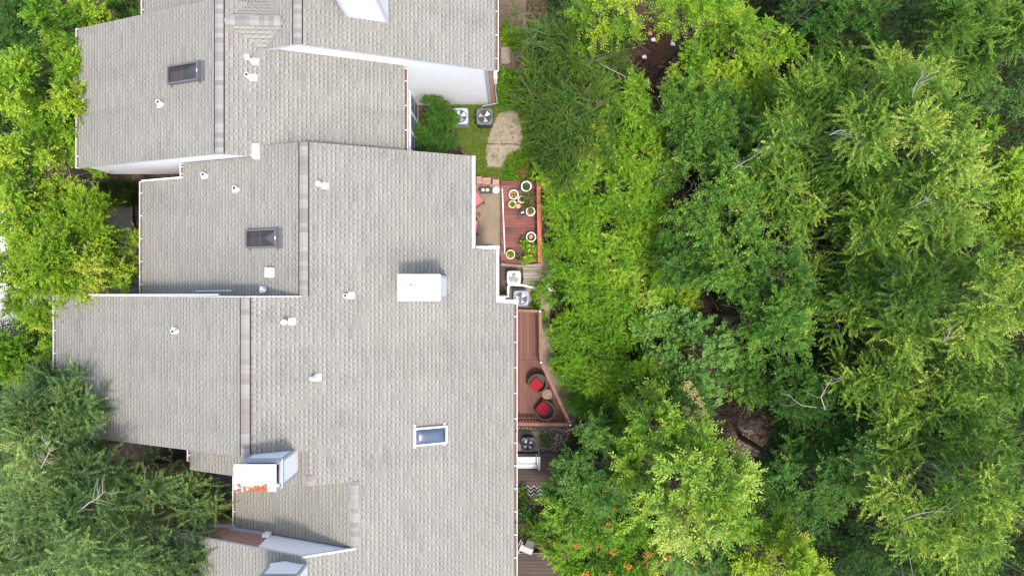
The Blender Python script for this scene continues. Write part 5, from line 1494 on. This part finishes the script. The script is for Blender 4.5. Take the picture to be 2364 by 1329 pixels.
B_ = [('bluish green tree right of the bright vine mass near the top', 1650, 260, 95, 75, 5.0, 161, .40, 'blue'),
      ('bluish green tree right of the fork of bare branches', 1745, 330, 95, 85, 6.0, 162, .46, 'blue'),
      ('bluish green tree with yellow tips above the centre of the creek', 1690, 480, 85, 85, 6.2, 163, .52, 'blue'),
      ('bluish green tree in the middle of the woodland', 1640, 600, 95, 80, 5.8, 164, .46, 'blue'),
      ('bluish green tree right of the middle of the woodland', 1770, 590, 95, 85, 6.4, 165, .50, 'blue'),
      ('bluish green tree overhanging the lower creek pool', 1820, 745, 125, 70, 6.6, 166, .55, 'blue'),
      ('bluish green tree under the yellow tipped tree', 1830, 470, 70, 70, 5.4, 167, .36, 'blue'),
      ('dark bluish tree over the deep gap below the pool', 1810, 880, 70, 55, 4.6, 168, .30, 'blue'),
      ('deep green tree left of the lower dead branch', 1920, 960, 120, 95, 5.0, 169, .55, 'dark'),
      ('mid green tree along the right of the creek gravel', 1880, 1120, 110, 90, 6.0, 170, .42, 'darkpinn'),
      ('mid green tree right of the creek gravel', 2000, 1060, 105, 85, 6.4, 171, .46, 'darkpinn'),
      ('deep shaded tree at the bottom edge left of the feathery elm', 1970, 1250, 90, 85, 3.6, 172, .30, 'dark'),
      ('dark tree in the shade between creek and lime tree', 1790, 1130, 80, 70, 3.4, 173, .50, 'dark'),
      ('green pinnate tree in the gap under the dead branches', 2040, 900, 110, 70, 6.2, 174, .34, 'elm'),
      ('dark bluish tree at the top edge right of centre', 2010, 60, 105, 65, 5.0, 175, .42, 'blue'),
      ('mid green tree in the top right corner', 2190, 60, 130, 75, 7.2, 176, .30, 'elm'),
      ('mid green tree on the right edge near the top corner', 2330, 60, 70, 90, 6.4, 177, .24, 'elm'),
      ('deep green tree on the right edge below the corner', 2320, 200, 80, 65, 4.8, 178, .62, 'dark'),
      ('deep shaded tree between the top edge and the yellow tipped elm', 1930, 130, 85, 55, 3.0, 179, .40, 'dark'),
      ('bluish green tree at the head of the dark creek gap', 1592, 250, 62, 55, 4.2, 186, .46, 'blue'),
      ('yellowish green tree between the creek brush and lime slope', 1640, 150, 62, 60, 3.8, 187, .50, 'lime'),
      ('bluish green tree left of the fan of bare branches', 1620, 345, 70, 55, 4.6, 188, .42, 'blue'),
      ('deep green tree filling the gap between the yellow tipped elms', 2010, 420, 90, 70, 6.0, 189, .52, 'blue'),
      ('deep green tree under the pale elms right of centre', 2080, 600, 95, 70, 6.0, 190, .45, 'blue'),
      ('mid green tree cut by the right edge beside the pale elms', 2400, 560, 60, 110, 6.4, 181, .50, 'lime'),
      ('deep green tree in the bottom right between the feathery elms', 2110, 1010, 95, 75, 5.6, 182, .40, 'darkpinn'),
      ('mid green tree cut by the right edge in the lower part', 2390, 1080, 70, 110, 6.6, 183, .40, 'darkpinn'),
      ('deep green tree at the bottom edge between lime tree and feathery elm', 2080, 1320, 95, 55, 4.2, 184, .40, 'dark'),
      ('dark green tree at the top edge left of the corner trees', 1900, 20, 70, 50, 3.6, 185, .45, 'dark'),
      ('bright green tree on the right edge above the middle', 2345, 370, 50, 95, 5.6, 180, .50, 'lime')]
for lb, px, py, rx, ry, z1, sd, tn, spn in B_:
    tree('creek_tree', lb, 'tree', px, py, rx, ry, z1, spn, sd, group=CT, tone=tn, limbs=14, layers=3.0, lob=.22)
E_ = [('tall yellow tipped elm on the left of the upper right woodland', 1960, 290, 120, 150, 8.8, 191, .46),
      ('tall yellow tipped elm in the centre of the upper right woodland', 2130, 290, 125, 145, 9.2, 192, .48),
      ('yellow tipped elm with twisted twigs right of the woodland centre', 2010, 530, 115, 100, 7.6, 193, .34),
      ('pale yellow tipped elm on the right side above the middle', 2200, 480, 130, 100, 9.2, 194, .49),
      ('huge pale yellow tipped elm on the right edge of the middle', 2270, 690, 140, 130, 9.8, 195, .50),
      ('yellow tipped elm with bare pale twigs below the woodland centre', 2110, 690, 95, 90, 8.4, 196, .42),
      ('feathery elm spreading pale arms in the lower right', 2215, 1150, 160, 145, 9.0, 197, .42),
      ('mid green elm on the right edge below the middle', 2290, 920, 110, 95, 8.0, 198, .32),
      ('feathery elm in the bottom right corner', 2310, 1285, 95, 75, 7.6, 199, .36)]
for lb, px, py, rx, ry, z1, sd, tn in E_:
    tree('elm_tree', lb, 'tree', px, py, rx, ry, z1, 'elm', sd, group=CT, tone=tn, limbs=16, bark='palebark', layers=3.4, lob=.22)
tree('lime_tree', 'bright lime tree of long drooping leaves at the top edge', 'tree', 1405, 30, 58, 50, 5.6, 'limefern', 201, group=CT, tone=.55)
tree('lime_tree', 'bright lime tree at the top edge right of the brush choked creek', 'tree', 1625, 20, 110, 38, 5.6, 'limefern', 202, group=CT, tone=.58)
tree('lime_tree', 'bright lime vine draped tree below the top edge', 'tree', 1745, 75, 95, 75, 4.6, 'lime', 203, group=CT, tone=.55)
tree('vine_thicket', 'yellow green vine slope left of the yellow tipped elm', 'vines', 1720, 185, 110, 60, 2.8, 'vine', 204, group=VT, tone=.52, limbs=6)
tree('fern_leaf_tree', 'dark fern leaved sapling at the top edge beside the roof gutter', 'tree', 1268, 28, 55, 48, 4.0, 'fern', 205, tone=.55)
tree('vine_thicket', 'dull green scrub around the grey fallen branch', 'vines', 1400, 180, 80, 60, 1.4, 'juniper', 206, group=VT, tone=.55, limbs=8)

# bare and dead branches
def branchy(name, label, pts_px, zs, r, seed, mat='deadwood', twigs=8, group='bare branches among the leaves'):
    rng = random.Random(seed); P = [Vector(W(a, b, z - .5)) for (a, b), z in zip(pts_px, zs)]; r *= .36
    m = MB(); m.tube(P, [r * (1 - .75 * k / (len(P) - 1)) for k in range(len(P))], 7)
    for k in range(twigs):
        i = rng.randrange(1, len(P)); p = P[i - 1].lerp(P[i], rng.random()); d = (P[i] - P[i - 1]).normalized()
        sd = Vector((-d.y, d.x, rng.uniform(-.2, .4))) * rng.choice((-1, 1))
        L = rng.uniform(.25, .75); e = p + (d * .8 + sd * .7).normalized() * L
        m.tube([p, p.lerp(e, .5) + Vector((rng.uniform(-.05, .05), rng.uniform(-.05, .05), .04)), e], [r * .35, r * .24, r * .08], 5)
    return tag(m.build(name, mat, None, smooth=True), label, 'branch', group)
branchy('bare_branch', 'fan of bare pale branches beside the upper bluish tree', [(1690, 392), (1712, 378), (1740, 362), (1775, 340)], [6.2, 6.3, 6.3, 6.2], .045, 1, twigs=10)
branchy('bare_branch', 'grey forked trunk crossing the dark gap in the centre', [(1600, 415), (1613, 450), (1620, 485), (1622, 510)], [2.0, 2.4, 2.8, 3.0], .11, 2, twigs=3)
branchy('bare_branch', 'grey limb leaning into the dark gap from the right', [(1648, 435), (1632, 460), (1622, 480), (1618, 500)], [2.4, 2.5, 2.7, 2.9], .09, 3, twigs=3)
branchy('bare_branch', 'grey broken log among the leaves right of the bright vines', [(1550, 640), (1565, 632), (1582, 622)], [2.7, 2.8, 2.8], .13, 4, twigs=0)
branchy('bare_branch', 'long crooked pale branch over the lower dark gap', [(1905, 945), (1895, 915), (1910, 890), (1922, 870)], [6.4, 6.6, 6.8, 6.9], .06, 5, mat='palebark', twigs=7)
branchy('bare_branch', 'thin crooked twig reaching left over the lower dark gap', [(1885, 940), (1850, 935), (1830, 920), (1826, 912)], [5.0, 5.1, 5.2, 5.2], .045, 6, twigs=4)
branchy('bare_branch', 'fallen grey branch on the scrub at the upper left of the woodland', [(1345, 125), (1375, 140), (1405, 158), (1440, 175), (1465, 192)], [1.7, 1.8, 1.9, 1.8, 1.6], .09, 7, twigs=6)
branchy('bare_branch', 'pale dead branch in the tall central elm', [(2105, 225), (2112, 200), (2125, 180), (2140, 165)], [9.3, 9.5, 9.6, 9.6], .05, 8, mat='palebark', twigs=6)
branchy('bare_branch', 'pale twisted branch in the left yellow tipped elm', [(1915, 312), (1935, 302), (1958, 300)], [8.7, 8.8, 8.7], .055, 9, mat='palebark', twigs=4)
branchy('bare_branch', 'pale forked branch in the huge right elm', [(2175, 790), (2190, 772), (2198, 752)], [9.6, 9.8, 9.9], .05, 10, mat='palebark', twigs=6)
branchy('bare_branch', 'pale forked twig in the pale elm near the right edge', [(2100, 482), (2125, 468), (2145, 455)], [9.2, 9.4, 9.4], .045, 11, mat='palebark', twigs=5)
branchy('bare_branch', 'pale arms in the lower right feathery elm', [(2085, 1198), (2120, 1185), (2150, 1180), (2195, 1180)], [8.6, 8.8, 8.9, 8.9], .05, 12, mat='palebark', twigs=7)
branchy('bare_branch', 'silver branch at the heart of the bottom left feathery tree', [(180, 1180), (205, 1160), (225, 1150), (245, 1130)], [9.2, 9.4, 9.5, 9.5], .07, 13, mat='palebark', twigs=9)
branchy('bare_branch', 'silver branch in the upper part of the bottom left feathery tree', [(95, 1080), (110, 1050), (125, 1020)], [9.2, 9.4, 9.4], .06, 14, mat='palebark', twigs=9)
branchy('bare_branch', 'silver branch near the lower left corner', [(20, 1290), (35, 1260), (30, 1235)], [8.8, 9.0, 9.0], .06, 15, mat='palebark', twigs=8)

# brush and litter caught in the creek
rng = random.Random(31); m = MB()
for k in range(900):
    x, y, _ = W(rng.gauss(1530, 32), rng.gauss(115, 45), -2.3); a = rng.uniform(0, 3.14); L = rng.uniform(.3, 1.1); z = max(gz(x, y), -2.9) + rng.uniform(.03, .35)
    m.tube([(x, y, z), (x + L * math.cos(a), y + L * math.sin(a), z + rng.uniform(-.05, .12))], [rng.uniform(.008, .02), .005], 4, cap=False)
kind(m.build('brush_debris', 'brush'), 'stuff')
for k, (px, py, lb, mt) in enumerate(((1500, 78, 'orange scrap caught in the creek brush', 'pot_terra'), (1553, 102, 'white scrap at the right edge of the creek brush', 'pot_white'), (1487, 132, 'white scrap at the left edge of the creek brush', 'pot_white'), (1494, 187, 'bright white scrap beside the creek water', 'pot_white'), (1508, 92, 'small white scrap in the middle of the creek brush', 'pot_white'), (1300, 180, 'pale grey stone among the feathery shrubs', 'rock'))):
    zz = -2.45 if px > 1400 else 3.3
    x, y, _ = W(px, py, zz); m = MB(); m.obox((x, y, zz), (.09, .03, 0), (-.02, .06, 0), (0, .01, .03)); m.obox((x + .05, y - .04, zz + .02), (.05, -.02, 0), (.02, .05, 0), (0, 0, .02))
    if px < 1400: continue
    tag(m.build('litter', mt, bevel=.01), lb, 'litter', 'litter in the creek')

def scatter(name, poly_px, n, leaf, L, w, R0, per, tone, seed, z=None, zj=.25, kd='stuff', up=.8, skip=None):
    rng = np.random.default_rng(seed); pr = random.Random(seed)
    P = [W(a, b, z if z is not None else -1.0)[:2] for a, b in poly_px]
    xs = [p[0] for p in P]; ys = [p[1] for p in P]
    def inside(x, y, P=P):
        c = False; j = len(P) - 1
        for i in range(len(P)):
            if (P[i][1] > y) != (P[j][1] > y) and x < (P[j][0] - P[i][0]) * (y - P[i][1]) / (P[j][1] - P[i][1]) + P[i][0]: c = not c
            j = i
        return c
    Q = [W(a, b, z)[:2] for a, b in skip] if skip else None
    vs = []; ts = []; k = 0
    while k < n:
        x, y = pr.uniform(min(xs), max(xs)), pr.uniform(min(ys), max(ys))
        if not inside(x, y): continue
        k += 1
        if Q and inside(x, y, Q) and pr.random() < .94: continue
        zz = (gz(x, y) if z is None else z) + pr.uniform(0, zj)
        v = leafset(rng, per, x, y, zz, R0, L, w, up); vs.append(v)
        ts.append(np.clip(tone + rng.normal(0, .12) + rng.normal(0, .15, per), 0, 1))
    o = leaf_mesh(name, np.concatenate(vs), np.concatenate(ts), 'leaf_' + leaf); return kind(o, kd)
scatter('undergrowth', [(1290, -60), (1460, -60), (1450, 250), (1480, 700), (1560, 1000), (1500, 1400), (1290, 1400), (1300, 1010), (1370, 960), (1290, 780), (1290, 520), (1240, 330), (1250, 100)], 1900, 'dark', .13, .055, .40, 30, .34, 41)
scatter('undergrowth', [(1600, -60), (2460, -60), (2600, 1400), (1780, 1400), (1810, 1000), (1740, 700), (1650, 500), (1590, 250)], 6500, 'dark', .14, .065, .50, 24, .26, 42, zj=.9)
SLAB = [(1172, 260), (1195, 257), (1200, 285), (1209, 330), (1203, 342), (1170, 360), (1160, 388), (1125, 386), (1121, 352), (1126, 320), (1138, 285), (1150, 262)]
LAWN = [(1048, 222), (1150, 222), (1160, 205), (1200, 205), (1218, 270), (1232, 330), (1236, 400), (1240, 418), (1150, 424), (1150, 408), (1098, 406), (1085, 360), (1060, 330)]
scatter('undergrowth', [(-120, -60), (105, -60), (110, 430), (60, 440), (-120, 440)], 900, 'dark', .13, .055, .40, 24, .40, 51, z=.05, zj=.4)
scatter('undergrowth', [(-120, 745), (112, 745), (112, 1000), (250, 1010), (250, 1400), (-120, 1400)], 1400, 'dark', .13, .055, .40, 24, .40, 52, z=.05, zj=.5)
scatter('lawn_grass', LAWN, 5200, 'grass', .075, .012, .05, 12, .45, 43, z=.012, zj=.01, up=1.0, skip=SLAB)
scatter('lawn_weeds', [(1148, 160), (1205, 170), (1215, 262), (1200, 252), (1150, 246)], 220, 'vine', .10, .05, .12, 14, .30, 44, z=.02, zj=.08, skip=SLAB)
scatter('lawn_weeds', [(1195, 290), (1240, 330), (1240, 420), (1165, 420), (1165, 395), (1185, 360), (1205, 345)], 260, 'vine', .09, .045, .12, 14, .25, 45, z=.02, zj=.08, skip=SLAB)
scatter('side_yard_weeds', [(1160, 60), (1205, 70), (1200, 110), (1160, 105)], 70, 'vine', .11, .05, .12, 14, .5, 46, z=.02, zj=.08)
scatter('front_ground_cover', [(232, 425), (322, 425), (322, 472), (245, 472)], 160, 'juniper', .22, .02, .1, 18, .35, 47, z=.02, zj=.1)
scatter('leaf_litter', [(60, 100), (330, 100), (330, 470), (60, 470)], 900, 'brownleaf', .08, .04, .12, 3, .4, 48, z=.012, zj=.01, up=.15)
